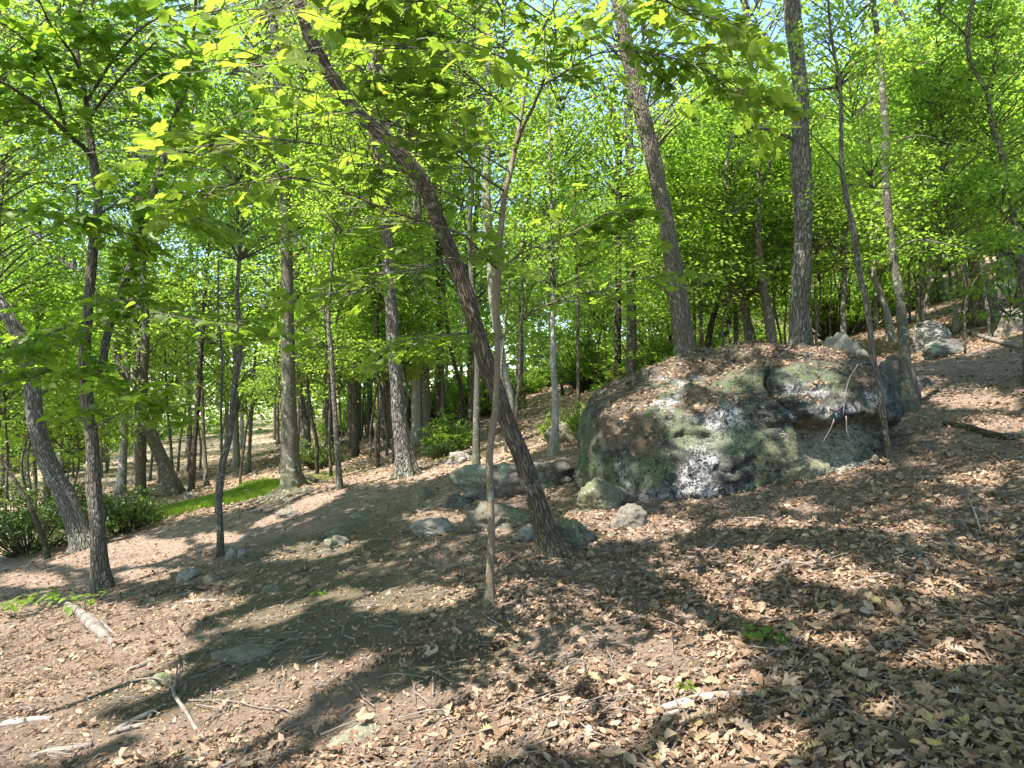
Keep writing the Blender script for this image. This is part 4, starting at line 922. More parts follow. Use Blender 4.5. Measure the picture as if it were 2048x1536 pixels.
while cnt < 85 and tries < 3000:        # taller trees further back
    tries += 1
    px = rng.uniform(-250, 2300); d = 19 + 71 * rng.random() ** .8
    if px < 700 and d > 36 and rng.random() < .5: continue
    if 800 < px < 1250 and d < 38: continue
    x = (px - 1024) / F * d; y = d
    if min(math.hypot(x - a, y - b) for a, b in placed) < 1.3: continue
    placed.append((x, y)); cnt += 1; z = H(x, y)
    root = link('tree', None, loc=(x, y, z)); tag(root, 'background tree with a slim trunk and light green crown deep in the woods', 'tree', 'trees deep in the woods')
    q = float(rng.uniform(.9, 1.35)); tr = link('trunk', TR_M[cnt % 3][int(rng.choice([0, 0, 1, 2]))], root); tr.scale = (q, q, q); tr.rotation_euler = (rng.normal(0, .05), rng.normal(0, .05), rng.uniform(0, 6))
    lim = limit_py(px) - 330 * rng.random() ** 1.5; zb = max(at(px, lim, d)[2], z + 1.2)
    zb = min(zb, z + 9)
    place_crown(root, FAR[int(rng.integers(0, 3))], (x, y, zb), float(rng.uniform(.8, 1.25)) * (1 if d > 30 else .75))
    if rng.random() < (.9 if px < 900 else .12): place_crown(root, MID[int(rng.integers(0, 3))], (x + rng.normal(0, 1), y, zb + 6.5), float(rng.uniform(1.1, 1.6)))

for i in range(34):
    px = rng.uniform(-150, 1000); d = rng.uniform(22, 58); x = (px - 1024) / F * d; z = H(x, d)
    root = link('tree', None, loc=(x, d, z)); tag(root, 'background tree with a slim trunk and light green crown deep in the woods', 'tree', 'trees deep in the woods')
    zc = at(px, rng.uniform(-60, 420), d)[2] - 4.5; q = max(1.0, (zc - z + 5) / 14)
    tr = link('trunk', TR_M[i % 3][0], root); tr.scale = (.8, .8, q); tr.rotation_euler = (rng.normal(0, .03), rng.normal(0, .03), rng.uniform(0, 6))
    place_crown(root, FAR[i % 3], (x, d, max(zc, z + 2)), float(rng.uniform(.85, 1.2)))

# ------------------------------------------------------------------ shrubs
def shrub_mesh(name, R, Ht, nst, nl, ls, seed, mat, tm):
    rng = np.random.default_rng(seed); b = Buf()
    for s in range(nst):
        a = rng.uniform(0, 2 * PI); q = R * math.sqrt(rng.random()); top = np.array([math.cos(a) * q, math.sin(a) * q, Ht * (1 - .55 * (q / R) ** 2) * rng.uniform(.55, 1.1)])
        base = np.array([top[0] * .25, top[1] * .25, -.05]); mid = (base + top) / 2 + rng.normal(0, .06, 3)
        Vt, Ft, bc = thin([base, mid, top], [.012, .009, .004], 4, .25); b.add(Vt, Ft, 1, None, bc)
        for w_ in range(3):
            t = rng.uniform(.45, 1.0); c = base * (1 - t) + top * t + rng.normal(0, .09, 3) * R
            m = nl; d = rng.normal(0, 1, (m, 3)); d /= np.linalg.norm(d, axis=1, keepdims=True); d[:, 2] = d[:, 2] * .5 + .15
            P = c + d * rng.uniform(.01, .07, (m, 1))
            Nn = np.stack([rng.normal(0, .5, m), rng.normal(0, .5, m), np.ones(m)], -1)
            scatter(b, tm, P, frames(d, Nn), rng.uniform(.7, 1.2, m) * ls, rng, 0)
    return b.mesh(name, [mat, B_DARK], False)
SH = [shrub_mesh('foliage', 1.0, 1.1, 75, 11, .10, 1 + s, M_LAUREL, ovate(.36, .12, 2)) for s in range(2)]
SHY = shrub_mesh('foliage', 1.0, 1.3, 110, 11, .085, 31, M_LEAF, ovate(.45, .12, 2))
def shrub(px, py, sc, label, mesh, d=None, group=None):
    b = on_ground(px, py) if d is None else at(px, py, d); b[2] = H(b[0], b[1])
    r = link('shrub', None, loc=tuple(b)); tag(r, label, 'shrub', group); f = link('foliage', mesh, r, kind='stuff')
    f.scale = (sc, sc, sc); f.rotation_euler = (0, 0, random.uniform(0, 6)); return r
shrub(895, 905, .78, 'rounded leafy green shrub between the rough black trunk and the leaning trunk', SHY)
shrub(880, 918, .45, 'low evergreen clump at the front foot of the rounded leafy shrub', SH[0])
shrub(60, 1105, 1.15, 'dark evergreen laurel thicket at the left edge behind the thin bare slanting sapling', SH[0])
shrub(135, 1050, 1.1, 'dark evergreen laurel round the foot of the bowed rough trunk', SH[1])
shrub(255, 1062, .8, 'low laurel shrub between the forked tree and the bright moss strip', SH[0])
shrub(10, 1010, 1.3, 'laurel shrub further back at the left edge, above the front thicket', SH[1])
shrub(285, 1045, .35, 'small reddish-stemmed laurel sprig at the tip of the moss strip', SH[1])
shrub(1195, 760, .7, 'yellow-green shrub close behind the left shoulder of the great boulder', SHY, 13)
shrub(1235, 740, .8, 'sunny shrub left of the tall leaning trunk behind the boulder', SHY, 14.5)
shrub(1440, 680, .8, 'leafy shrub right of the tall leaning trunk behind the boulder', SHY, 14)
shrub(640, 860, .9, 'low shrub behind the large straight trunk on its right side', SH[1], 20)
shrub(1120, 770, .5, 'small green shrub behind the whitish-based slender tree', SHY, 14.5)
SBK = []
for i in range(80):
    px = rng.uniform(-150, 2200); d = rng.uniform(19, 60)
    if 650 < px < 1250 and d < 27: continue
    if 150 < px < 640: continue
    x = (px - 1024) / F * d; z = H(x, d)
    r = link('shrub', None, loc=(x, d, z)); tag(r, 'low leafy shrub in the undergrowth deep in the woods', 'shrub', 'undergrowth shrubs deep in the woods')
    f = link('foliage', SHY if rng.random() < .93 else SH[0], r, kind='stuff'); q = float(rng.uniform(1.1, 2.4)); f.scale = (q, q, q * .9); f.rotation_euler = (0, 0, rng.uniform(0, 6))

# ------------------------------------------------------------------ the great boulder
BD = 8.35
sil = [(1150, 885), (1158, 835), (1182, 798), (1225, 768), (1320, 732), (1420, 708), (1500, 690), (1600, 684), (1680, 700), (1730, 718), (1765, 755), (1782, 805), (1772, 845), (1735, 895), (1680, 960), (1600, 1050), (1450, 1095), (1290, 1085), (1195, 1050), (1160, 950)]
bc0 = at(1475, 862, BD)
sp_ = np.array([at(x, y, BD) for x, y in sil]) - bc0
ang = np.arctan2(sp_[:, 2], sp_[:, 0]); rd = np.hypot(sp_[:, 0], sp_[:, 2]); o_ = np.argsort(ang); ang = ang[o_]; rd = rd[o_]
ang = np.concatenate([ang - 2 * PI, ang, ang + 2 * PI]); rd = np.tile(rd, 3)
bm = bmesh.new(); bmesh.ops.create_icosphere(bm, subdivisions=7, radius=1)
U = np.array([v.co[:] for v in bm.verts]); BF = np.array([[v.index for v in f.verts] for f in bm.faces]); bm.free()
th = np.arctan2(U[:, 2], U[:, 0]); rho = np.hypot(U[:, 0], U[:, 2])
rr = np.interp(th, ang, rd)
rp = rho ** .97
Vb = np.stack([np.cos(th) * rr * rp, 1.45 * np.sign(U[:, 1]) * np.abs(U[:, 1]) ** .95, np.sin(th) * rr * rp], -1)
# the top slopes back, the lower face stands forward
Vb[:, 1] += .35 * Vb[:, 2] * (U[:, 1] < 0.3)
dirn = U / np.linalg.norm(U, axis=1, keepdims=True)
Vb += dirn * (.10 * fbm(Vb * 1.3, 3, 40) + .05 * fbm(Vb * 4.2, 3, 44) + .018 * fbm(Vb * 14, 2, 47))[:, None]
W = Vb + bc0
bpx, bpy_, _d = proj(W); front = (U[:, 1] < .15)
def poly_sd(px, py, poly):
    """signed pixel distance, negative inside"""
    d = np.full(px.shape, 1e9); ins = np.zeros(px.shape, bool); n_ = len(poly)
    for i_ in range(n_):
        ax, ay = poly[i_]; bx_, by_ = poly[(i_ + 1) % n_]
        ex, ey = bx_ - ax, by_ - ay; t = np.clip(((px - ax) * ex + (py - ay) * ey) / (ex * ex + ey * ey + 1e-9), 0, 1)
        d = np.minimum(d, np.hypot(px - ax - t * ex, py - ay - t * ey))
        c = ((ay > py) != (by_ > py)) & (px < (bx_ - ax) * (py - ay) / (by_ - ay + 1e-9) + ax); ins ^= c
    return np.where(ins, -d, d)
def line_d(px, py, pts):
    d = np.full(px.shape, 1e9)
    for (ax, ay), (bx_, by_) in zip(pts[:-1], pts[1:]):
        ex, ey = bx_ - ax, by_ - ay; t = np.clip(((px - ax) * ex + (py - ay) * ey) / (ex * ex + ey * ey + 1e-9), 0, 1)
        d = np.minimum(d, np.hypot(px - ax - t * ex, py - ay - t * ey))
    return d
cap = [(1536, 768), (1552, 742), (1590, 728), (1650, 722), (1710, 735), (1752, 765), (1772, 800), (1768, 828), (1740, 836), (1690, 838), (1645, 846), (1618, 836), (1590, 822), (1560, 797)]
wj = 6 * vnoise(v3(bpx * .02, bpy_ * .02), 60) + 3 * vnoise(v3(bpx * .07, bpy_ * .07), 61)
dc = poly_sd(bpx + wj, bpy_ + wj, cap)
fm = front.astype(float)
push = -.09 * smooth(3, -9, dc) - .03 * smooth(0, -45, dc)
under = [(1590, 838), (1640, 850), (1700, 845), (1770, 838), (1800, 850), (1790, 905), (1740, 935), (1680, 950), (1625, 930), (1600, 880)]
du = poly_sd(bpx + wj, bpy_ + wj, under); push += .36 * smooth(8, -16, du) * smooth(985, 850, bpy_)
chin = [(1560, 800), (1592, 824), (1602, 838), (1585, 846), (1560, 850), (1520, 840), (1500, 815), (1530, 790)]
push += -.05 * smooth(3, -5, poly_sd(bpx + wj, bpy_ + wj, chin))
crack = line_d(bpx, bpy_ + wj * .5, [(1538, 745), (1534, 768), (1548, 795), (1592, 826), (1625, 846), (1660, 850), (1700, 843), (1770, 838)])
push += .10 * smooth(6, 1.5, crack)
for ln, dp in (([(1376, 948), (1390, 960), (1410, 962)], .06), ([(1428, 935), (1455, 942), (1480, 935), (1505, 922)], .09), ([(1330, 880), (1370, 868), (1410, 872)], .05), ([(1190, 900), (1230, 930), (1250, 990)], .07), ([(1500, 850), (1530, 858), (1570, 846)], .05), ([(1400, 760), (1430, 800), (1400, 850)], .04)):
    push += dp * smooth(8, 1, line_d(bpx, bpy_ + wj * .6, ln))
push += -.10 * smooth(0, -30, poly_sd(bpx, bpy_, [(1240, 930), (1300, 885), (1420, 868), (1500, 890), (1520, 960), (1420, 1010), (1280, 1000)]))
ca_, sa_ = math.cos(.35), math.sin(.35)
strat = vnoise(np.stack([W[:, 0] * 1.2, W[:, 1] * 1.2, (W[:, 2] * ca_ + W[:, 0] * sa_) * 7.5], -1), 90)
push += .05 * np.abs(strat) * smooth(30, -20, du) + .035 * np.abs(fbm(W * 6, 3, 95)) + .03 * (np.abs(vnoise(W * 2.4, 96)) < .05)
Wb = W.copy(); Wb[:, 1] += push * fm
e1 = W[BF[:, 1]] - W[BF[:, 0]]; e2 = W[BF[:, 2]] - W[BF[:, 0]]; fn = np.cross(e1, e2)
vn = np.zeros_like(W)
for kk in range(3): np.add.at(vn, BF[:, kk], fn)
vn /= np.linalg.norm(vn, axis=1, keepdims=True) + 1e-9
def zone(es, soft=.5):
    r = np.zeros(len(bpx)); nz_ = .55 * vnoise(W * 4, 71) + .4 * vnoise(W * 11, 72) + .25 * vnoise(W * 27, 73)
    for e in es: r = np.maximum(r, smooth(1 + soft, 1 - soft, in_ell(bpx, bpy_, e) + nz_))
    return r * fm
mossz = zone([(1455, 772, 110, 26, -24), (1630, 752, 85, 26, 6), (1320, 782, 48, 16, -10), (1305, 850, 26, 40, 15), (1380, 870, 55, 30, 0), (1172, 900, 28, 90, -8), (1210, 960, 35, 50, 0), (1560, 975, 110, 26, -15), (1290, 930, 45, 45, 0), (1480, 880, 70, 30, 0), (1250, 760, 40, 12, -20)])
palez = zone([(1395, 935, 38, 75, 12), (1450, 990, 180, 22, 0), (1340, 765, 75, 20, -18), (1340, 805, 60, 12, -12), (1690, 905, 38, 40, 10), (1630, 940, 40, 45, 0), (1600, 785, 45, 20, 0), (1745, 790, 26, 22, 0), (1590, 835, 22, 8, 40), (1440, 850, 60, 40, 20), (1740, 870, 20, 26, 0), (1250, 945, 22, 30, 0), (1660, 820, 60, 12, 0)])  # pale lichen, with the brow's sunlit lip painted in as colour
tanz = zone([(1650, 890, 75, 50, 20), (1740, 870, 60, 45, 0), (1600, 940, 60, 40, 0), (1600, 880, 30, 40, 0), (1540, 930, 30, 50, 30)])
brownz = np.maximum(smooth(.76, .95, vn[:, 2] + .15 * vnoise(W * 4, 80)), zone([(1245, 835, 42, 62, 35), (1285, 800, 40, 16, -40), (1400, 800, 30, 34, -50), (1725, 752, 36, 26, 15), (1480, 725, 160, 20, -6), (1290, 880, 26, 50, 35), (1660, 852, 60, 9, 0)]))
mossz = mossz * (1 - .3 * brownz)
boulder = link('boulder', None, loc=tuple(bc0 + np.array([0, 0, -.8])))
tag(boulder, 'great mossy grey boulder with an overhanging brow and pale lichen patches, right of centre', 'boulder')
off = np.array(boulder.location)
link('rock_body', make_mesh('rock_body', Wb - off, BF, [M_BOULDER], vattr={'moss': mossz, 'pale': palez, 'tan': tanz, 'brown': brownz}), boulder)
# litter lying on its top
rng = np.random.default_rng(55)
fc = Wb[BF].mean(1); fz = fn[:, 2] / (np.linalg.norm(fn, axis=1) + 1e-9); bz = brownz[BF].mean(1)
ca = np.where((bz * (fz > .25) + (fz > .8)) > .55)[0]; ar = np.linalg.norm(fn[ca], axis=1); s = rng.choice(ca, 5200, p=ar / ar.sum())[:3900]
fn_ = fn[s] / np.linalg.norm(fn[s], axis=1, keepdims=True)
b = Buf(); DL = [deadleaf(i) for i in range(5)]; tv = rng.integers(0, 5, len(s))
for k in range(5):
    q = tv == k; scatter(b, DL[k], fc[s][q] + fn_[q] * .01 - off, rnd_frames(q.sum(), rng, .35, 0, fn_[q]), rng.uniform(.025, .07, q.sum()), rng, 0, rng.random(q.sum()) ** 1.4)
# fallen needles and rootlets
s2 = rng.choice(ca, 1100, p=ar / ar.sum())
for i in s2:
    a = rng.uniform(0, 6.28); dd = np.array([math.cos(a), math.sin(a), 0]); nn = fn[i] / np.linalg.norm(fn[i]); dd -= nn * dd.dot(nn); L_ = rng.uniform(.05, .2)
    p0 = fc[i] + nn * .015 - off; Vt, Ft, bc = thin([p0 - dd * L_ / 2, p0 + nn * .012, p0 + dd * L_ / 2], [.0025, .003, .0015], 3, .2); b.add(Vt, Ft, 1, None, bc)
link('leaf_litter', b.mesh('leaf_litter', [M_DEAD, M_WOODB], False), boulder, kind='stuff')
for pts_ in ([(1716, 728, 3), (1706, 752, 3), (1695, 790, 2.6), (1690, 830, 2.4)], [(1668, 838, 2.6), (1662, 865, 2.3), (1650, 885, 2)], [(1692, 832, 3), (1698, 860, 2.5), (1706, 875, 1.6)]):
    PP, RR = path3(pts_, 6.85); Vt, Ft, bc = tube(np.array(PP) - off, RR, 6, .05, wob=.02)
    link('hanging_root', make_mesh('hanging_root', Vt, Ft, [M_WOOD], vvec={'bc': bc}), boulder)

# ------------------------------------------------------------------ stones
def rock_geo(dx, dy, dz, seed, sub=5, facets=14, rough=.07):
    rng = np.random.default_rng(seed); bm = bmesh.new(); bmesh.ops.create_icosphere(bm, subdivisions=sub, radius=1)
    U = np.array([v.co[:] for v in bm.verts]); Fc = np.array([[v.index for v in f.verts] for f in bm.faces]); bm.free()
    Nn = rng.normal(0, 1, (facets, 3)); Nn /= np.linalg.norm(Nn, axis=1, keepdims=True); hh = rng.uniform(.72, 1.0, facets)
    dt = U @ Nn.T; r = np.where(dt > .05, hh / np.maximum(dt, .05), 9)
    rmin = r.min(1); r = -np.log(np.exp(-np.minimum(r, 3) * 14).sum(1)) / 14; r = np.minimum(r, rmin)
    V = U * np.clip(r, .3, 1.25)[:, None]
    V += U * (1.6 * rough * fbm(V * 3 + seed, 3, seed % 50) + rough * .7 * fbm(V * 9, 3, 3))[:, None]
    return V * np.array([dx, dy, dz]), Fc
def stone(x0, x1, y0, y1, label, mat, seed, dep=.8, name='rock', sink=.75, tilt=(0, 0), d=None, group=None, sub=5, cat='rock', facets=9):
    """x0..x1 and y0..y1: extent in the photograph; it stands on the ground at its lower edge"""
    cx = (x0 + x1) / 2; b = on_ground(cx, y1) if d is None else at(cx, y1, d)
    wd = (x1 - x0) / F * b[1] / 2; hgt = (y1 - y0) / F * b[1]
    c = np.array([b[0], b[1] + wd * dep * .8, 0]); gz_ = H(c[0], c[1]); gl = b[2] if d is None else gz_
    topz = EYE[2] + (at(cx, y0, c[1])[2] - EYE[2]); half = max(.05, (topz - gl) / (2 - sink))
    V, Fc = rock_geo(wd * 1.1, wd * dep, half * 1.08, seed, sub, facets)
    o = link(name, make_mesh(name, V, Fc, [mat]), loc=(c[0], c[1], topz - half)); o.rotation_euler = (tilt[0], tilt[1], 0)
    tag(o, label, cat, group); return o
stone(925, 1150, 930, 990, 'long dark flat-topped slab behind the maple stem and leaning trunk', R_DARK, 3, .5)
stone(930, 1045, 1004, 1062, 'blocky green-lichened rock directly behind the maple stem', R_GREEN, 8, .7)
stone(830, 908, 1042, 1072, 'low pale-topped rock left of the blocky green rock', R_PALE, 12, .7)
stone(888, 938, 988, 1014, 'small dark wedge of rock above the low pale-topped rock', R_DARK, 14, .7)
stone(1170, 1255, 968, 1020, 'flat green lichened slab against the left foot of the boulder', R_GREEN, 17, .6, tilt=(.2, -.15))
stone(1232, 1292, 1018, 1056, 'pointed grey-blue rock in the leaves in front of the boulder\'s left foot', R_GREY, 21, .6)
stone(1036, 1082, 1056, 1082, 'small whitish rock touching the left foot of the leaning trunk', R_PALE, 24)
stone(1108, 1158, 1050, 1098, 'mossy stone wedged against the right foot of the leaning trunk', R_GREEN, 27, .8)
stone(1140, 1184, 1046, 1086, 'second mossy stone, just right of the one wedged against the leaning trunk', R_GREEN, 29, .7)
stone(1095, 1150, 850, 888, 'grey-green rock at the foot of the whitish slender tree', R_GREEN, 31, .8)
stone(1622, 1770, 660, 738, 'pale cracked rock rising behind the right top of the great boulder', R_PALE, 35, .8, d=10.3, sub=6, facets=30)
stone(1765, 1835, 735, 800, 'dark layered ledge just right behind the great boulder', R_DARK, 36, .8, d=9.9)
stone(1834, 1912, 640, 696, 'pale striated rock hump on the slope at the right', R_STRIPE, 40, .8, sub=6, facets=26)
stone(1868, 1955, 684, 708, 'flat dark slab in front of the pale striated rock hump', R_DARK, 41, .6)
stone(1932, 2005, 592, 626, 'flat green rock slab up the slope below the thick leaning trunk', R_GREEN, 43, .6)
stone(2008, 2062, 628, 664, 'grey rock cut by the right edge of the picture', R_GREY, 46, .7)
stone(1825, 1880, 758, 774, 'low flat dark stone right of the grey-green trunk', R_DARK, 48, .6)
stone(1985, 2050, 560, 590, 'pale ledge highest up the slope at the right edge', R_PALE, 49, .7)
stone(893, 938, 908, 928, 'pale flat stone in front of the rounded shrub', R_PALE, 51, .7)
stone(836, 872, 978, 996, 'small olive stone left of the dark wedge rock', R_GREEN, 53)
stone(450, 474, 1098, 1118, 'left pale stone of the pair at the wavy sapling\'s foot', R_PALE, 55, sub=4)
stone(474, 492, 1100, 1117, 'right pale stone of the pair at the wavy sapling\'s foot', R_PALE, 57, sub=4)
stone(355, 390, 1140, 1162, 'pinkish stone in the leaves between the forked tree and the wavy sapling', R_PALE, 59, sub=4)
stone(406, 442, 1148, 1166, 'grey-green stone right of the pinkish stone', R_GREEN, 61, sub=4)
stone(555, 600, 1020, 1036, 'flat grey stone on the slope below the large straight trunk', R_GREY, 63, .8, sub=4)
stone(640, 705, 1056, 1074, 'flat grey-green stone half buried right of the streak of sunlight', R_GREEN, 65, .7, sub=4)
stone(648, 690, 1076, 1096, 'greenish stone just below the flat half-buried one', R_GREEN, 67, .7, sub=4)
stone(1395, 1440, 905, 912, 'thin flake of stone on the boulder', R_GREY, 68, .5, d=6.55, sub=3) if False else None
stone(440, 560, 1330 - 40, 1330 - 10, 'flat greenish stone flush with the ground in the lower left shade', R_GREEN, 69, .45, sub=4)
stone(300, 350, 1350, 1368, 'flat grey-green stone above the forked dead branch, lower left', R_GREEN, 71, .6, sub=4)
stone(525, 555, 1172, 1186, 'small green stone in the shade left of centre', R_GREEN, 73, sub=4)
stone(365, 392, 982, 1000, 'pale stone at the foot of the thin near-black trunk', R_GREY, 75, sub=4)
stone(665, 775, 1456, 1476, 'buff flat rock nearly buried in sunlit ground at lower centre', R_GREY, 77, .5, sub=5)
srng = random.Random(4)
for i in range(15):
    px = srng.uniform(430, 1000); py = srng.uniform(985, 1140); w_ = srng.uniform(10, 30)
    stone(px, px + w_, py - w_ * .35, py, 'little flat stone poking through the litter between the straight trunk and the maple', srng.choice([R_GREY, R_GREEN, R_PALE]), 100 + i, .8, sub=3, group='little stones in the litter', cat='stone', name='stone')

# ------------------------------------------------------------------ logs, sticks
def stick(name, label, pts, mat, cat='branch', dz=.5, nseg=10, lump=.12, subs=(), flare=0, taper_end=True, h0=0., group=None):
    P = []; R = []
    for q in pts:
        g = on_ground(q[0], q[1]); r = q[2] / 2 / F * g[1]; g = g + np.array([0, 0, r * dz + (q[3] if len(q) > 3 else 0)]); P.append(g); R.append(r)
    o0 = P[0].copy(); root = link(name, None, loc=tuple(o0)); tag(root, label, cat, group)
    Vt, Ft, bc = tube(np.array(P) - o0, R, nseg, .04, 0, lump, 0, seed=int(pts[0][0]) % 89)
    link('stem', make_mesh('stem', Vt, Ft, [mat], vvec={'bc': bc}), root)
    for s_ in subs:
        P = []; R = []
        for q in s_:
            g = on_ground(q[0], q[1]); r = q[2] / 2 / F * g[1]; P.append(g + np.array([0, 0, r * dz + (q[3] if len(q) > 3 else 0)])); R.append(r)
        Vt, Ft, bc = tube(np.array(P) - o0, R, 7, .04, 0, lump, 0, seed=3); link('side_branch', make_mesh('side_branch', Vt, Ft, [mat], vvec={'bc': bc}), root)
    return root
stick('rotten_log', 'short weathered grey log with a split end lying in the sun at left', [(133, 1210, 10), (150, 1220, 19), (168, 1236, 16), (180, 1248, 25), (195, 1262, 24), (210, 1276, 19), (226, 1288, 9)], M_WOOD, 'log', .35, 26, .34, [[(192, 1246, 13), (214, 1258, 11), (238, 1276, 5)]])
stick('fallen_branch', 'dark branch lying in the shade right of the forked tree\'s foot', [(315, 1190, 9), (350, 1183, 12), (390, 1178, 11), (440, 1180, 9), (480, 1178, 6)], B_DARK)
stick('fallen_branch', 'short grey stick just below the dark branch, left of centre', [(370, 1206, 6), (400, 1204, 8), (436, 1202, 5)], M_WOOD)
stick('fallen_branch', 'thick grey broken branch at the lower left corner', [(60, 1520, 14), (100, 1508, 16), (145, 1502, 15), (185, 1492, 14)], M_WOOD)
stick('fallen_branch', 'bleached stick cut by the left edge near the bottom', [(-20, 1456, 12), (20, 1450, 15), (60, 1444, 14), (105, 1438, 8)], M_WOODP)
stick('fallen_branch', 'pale stick lying in sun above the thick broken branch', [(232, 1462, 9), (265, 1445, 11), (300, 1428, 10), (325, 1413, 6)], M_WOODP)
stick('fallen_branch', 'grey-brown stick right of the lower left corner branch', [(218, 1470, 9), (250, 1461, 12), (292, 1450, 9)], M_WOOD)
stick('fallen_branch', 'mossy pale branch slanting up the lower left shade', [(258, 1340, 8), (290, 1330, 10), (315, 1318, 9), (332, 1306, 5)], M_WOOD)
stick('forked_stick', 'forked dry stick standing out on the duff at lower left', [(408, 1482, 9), (392, 1460, 9), (370, 1430, 8, .02), (350, 1408, 7, .04), (345, 1392, 6, .05)], M_WOOD, subs=[[(345, 1394, 5, .05), (320, 1375, 4, .05), (285, 1368, 4, .03), (248, 1366, 3)], [(346, 1396, 5, .05), (352, 1385, 4, .08), (355, 1370, 3, .12)], [(360, 1372, 4, .03), (390, 1340, 3, .03), (418, 1302, 2, .02)], [(380, 1405, 3, .01), (460, 1406, 3, .01), (520, 1420, 3, .01), (570, 1425, 4, .01)]])
stick('split_wood', 'pale splintered strip of rotten wood in the shade at lower right', [(1300, 1425, 7), (1340, 1415, 13), (1400, 1402, 20), (1450, 1396, 22), (1500, 1392, 18), (1540, 1392, 8)], M_WOODP, 'wood', .4, 14, .3, [[(1325, 1432, 6), (1380, 1420, 9), (1440, 1412, 5)]])
stick('fallen_log', 'long pale-brown fallen log with a reddish broken stub on the slope at right', [(1895, 655, 8), (1930, 665, 10), (1965, 677, 9), (2010, 690, 9), (2060, 702, 8)], M_WOOD, 'log', .8, 14, .12, [[(1912, 668, 14), (1910, 660, 11, .25), (1912, 650, 6, .4)], [(1900, 680, 9), (1860, 692, 7), (1825, 700, 4)]])
stick('fallen_branch', 'dark half-buried rotten log in the litter near the right edge', [(1890, 850, 12), (1935, 858, 14), (1975, 872, 16), (2025, 880, 13)], B_DARK)
stick('fallen_branch', 'thin whitish stick in the sunlit leaves right of the leaning trunk', [(1375, 1120, 4), (1405, 1108, 5), (1436, 1090, 4, .02)], M_WOODP)
stick('fallen_branch', 'thin grey stick in the leaves at right, in front of the boulder\'s right end', [(1788, 1132, 5), (1815, 1126, 6), (1846, 1112, 4, .02)], M_WOOD)
stick('fallen_branch', 'long curved twig across the leaves near the lower right corner', [(1675, 1345, 4), (1740, 1352, 4, .01), (1820, 1362, 5, .01), (1900, 1375, 4), (1945, 1400, 3)], M_WOOD)
stick('fallen_branch', 'thin upright whitish twig in the leaves at the right', [(1962, 1066, 3), (1950, 1040, 3, .05), (1935, 1020, 2, .1)], M_WOODP)
stick('fallen_branch', 'pale forked root stub leaning on the long dark slab behind the maple', [(953, 1000, 8), (962, 975, 8, .05), (973, 955, 6, .12)], M_WOOD)
stick('fallen_branch', 'grey stick lying below the large straight trunk', [(500, 1025, 5), (560, 1008, 6), (600, 995, 6), (640, 975, 4)], M_WOOD)
stick('fallen_branch', 'bleached stick leaning behind the left side of the rough black-and-pale trunk', [(735, 858, 3, .3), (760, 885, 3, .15), (788, 912, 3)], M_WOODP)
stick('fallen_branch', 'dark log lying behind the foot of the large straight trunk', [(612, 955, 10), (640, 965, 8), (668, 968, 7)], B_DARK)
stick('fallen_branch', 'pale stick right of the maple\'s foot in the lower centre', [(1040, 1365, 4), (1085, 1352, 5), (1150, 1322, 3)], M_WOOD)
srng = random.Random(8)
for i in range(26):   # surface roots around the straight trunk
    if i > 6: break
    x0 = 560 + i * 11; y0 = 985
    stick('tree_root', 'grey surface root running down the slope from the large straight trunk', [(x0, y0 - 6, 11), (x0 - 35 - i * 3, y0 + 12, 8), (x0 - 90 + i * 8, y0 + 28 + i * 2, 5), (x0 - 135 + i * 12, y0 + 40, 3)], B_SMOOTH, 'root', .1, 8, .2, group='surface roots below the straight trunk')

# ------------------------------------------------------------------ small green plants
PM = [make_mesh('leaf', t[0], t[1], [M_YELLOW], smoothf=False, fattr={'r': np.full(len(t[1]), .4)}) for t in (ovate(.5, .15, 3), maple(.15, 9))]
def plant(px, py, spread, hgt, nl, ls, label, kind=0, mat=None):
    g = on_ground(px, py); root = link('seedling', None, loc=tuple(g)); tag(root, label, 'plant')
    for i in range(nl):
        a = random.uniform(0, 6.28); q = spread * math.sqrt(random.random()); z = hgt * random.uniform(.6, 1.05)
        p = np.array([math.cos(a) * q, math.sin(a) * q, z + .2 * math.cos(a) * q])
        if i % 3 == 0:
            Vt, Ft, bc = thin([(0, 0, -.02), (p[0] * .4, p[1] * .4, z * .6), p], [.004, .003, .0015], 4, .1); link('stem', make_mesh('stem', Vt, Ft, [B_SAP], vvec={'bc': bc}), root)
        o = bpy.data.objects.new('leaf', PM[kind]); C.objects.link(o); o.parent = root; o.location = p
        o.rotation_euler = (random.uniform(-.35, .2), random.uniform(-.3, .3), random.uniform(0, 6.28)); s = ls * random.uniform(.7, 1.2); o.scale = (s, s, s)
plant(1510, 1278, .13, .06, 8, .085, 'bright green maple seedling alone in the shaded leaves right of centre', 1)
plant(28, 1235, .35, .22, 34, .12, 'yellow-green leafy seedling patch at the left edge', 0)
plant(95, 1225, .28, .2, 26, .11, 'yellow-green seedling left of the weathered grey log', 0)
plant(172, 1222, .25, .18, 22, .11, 'yellow-green seedling overhanging the top of the weathered grey log', 0)
plant(645, 1190, .08, .05, 6, .06, 'tiny green seedling in the shade left of the maple\'s foot', 0)
plant(1355, 1398, .07, .06, 6, .06, 'tiny green sprig above the splintered pale wood', 0)
plant(905, 930, .3, .2, 20, .1, 'small green plant right in front of the rounded shrub', 0)

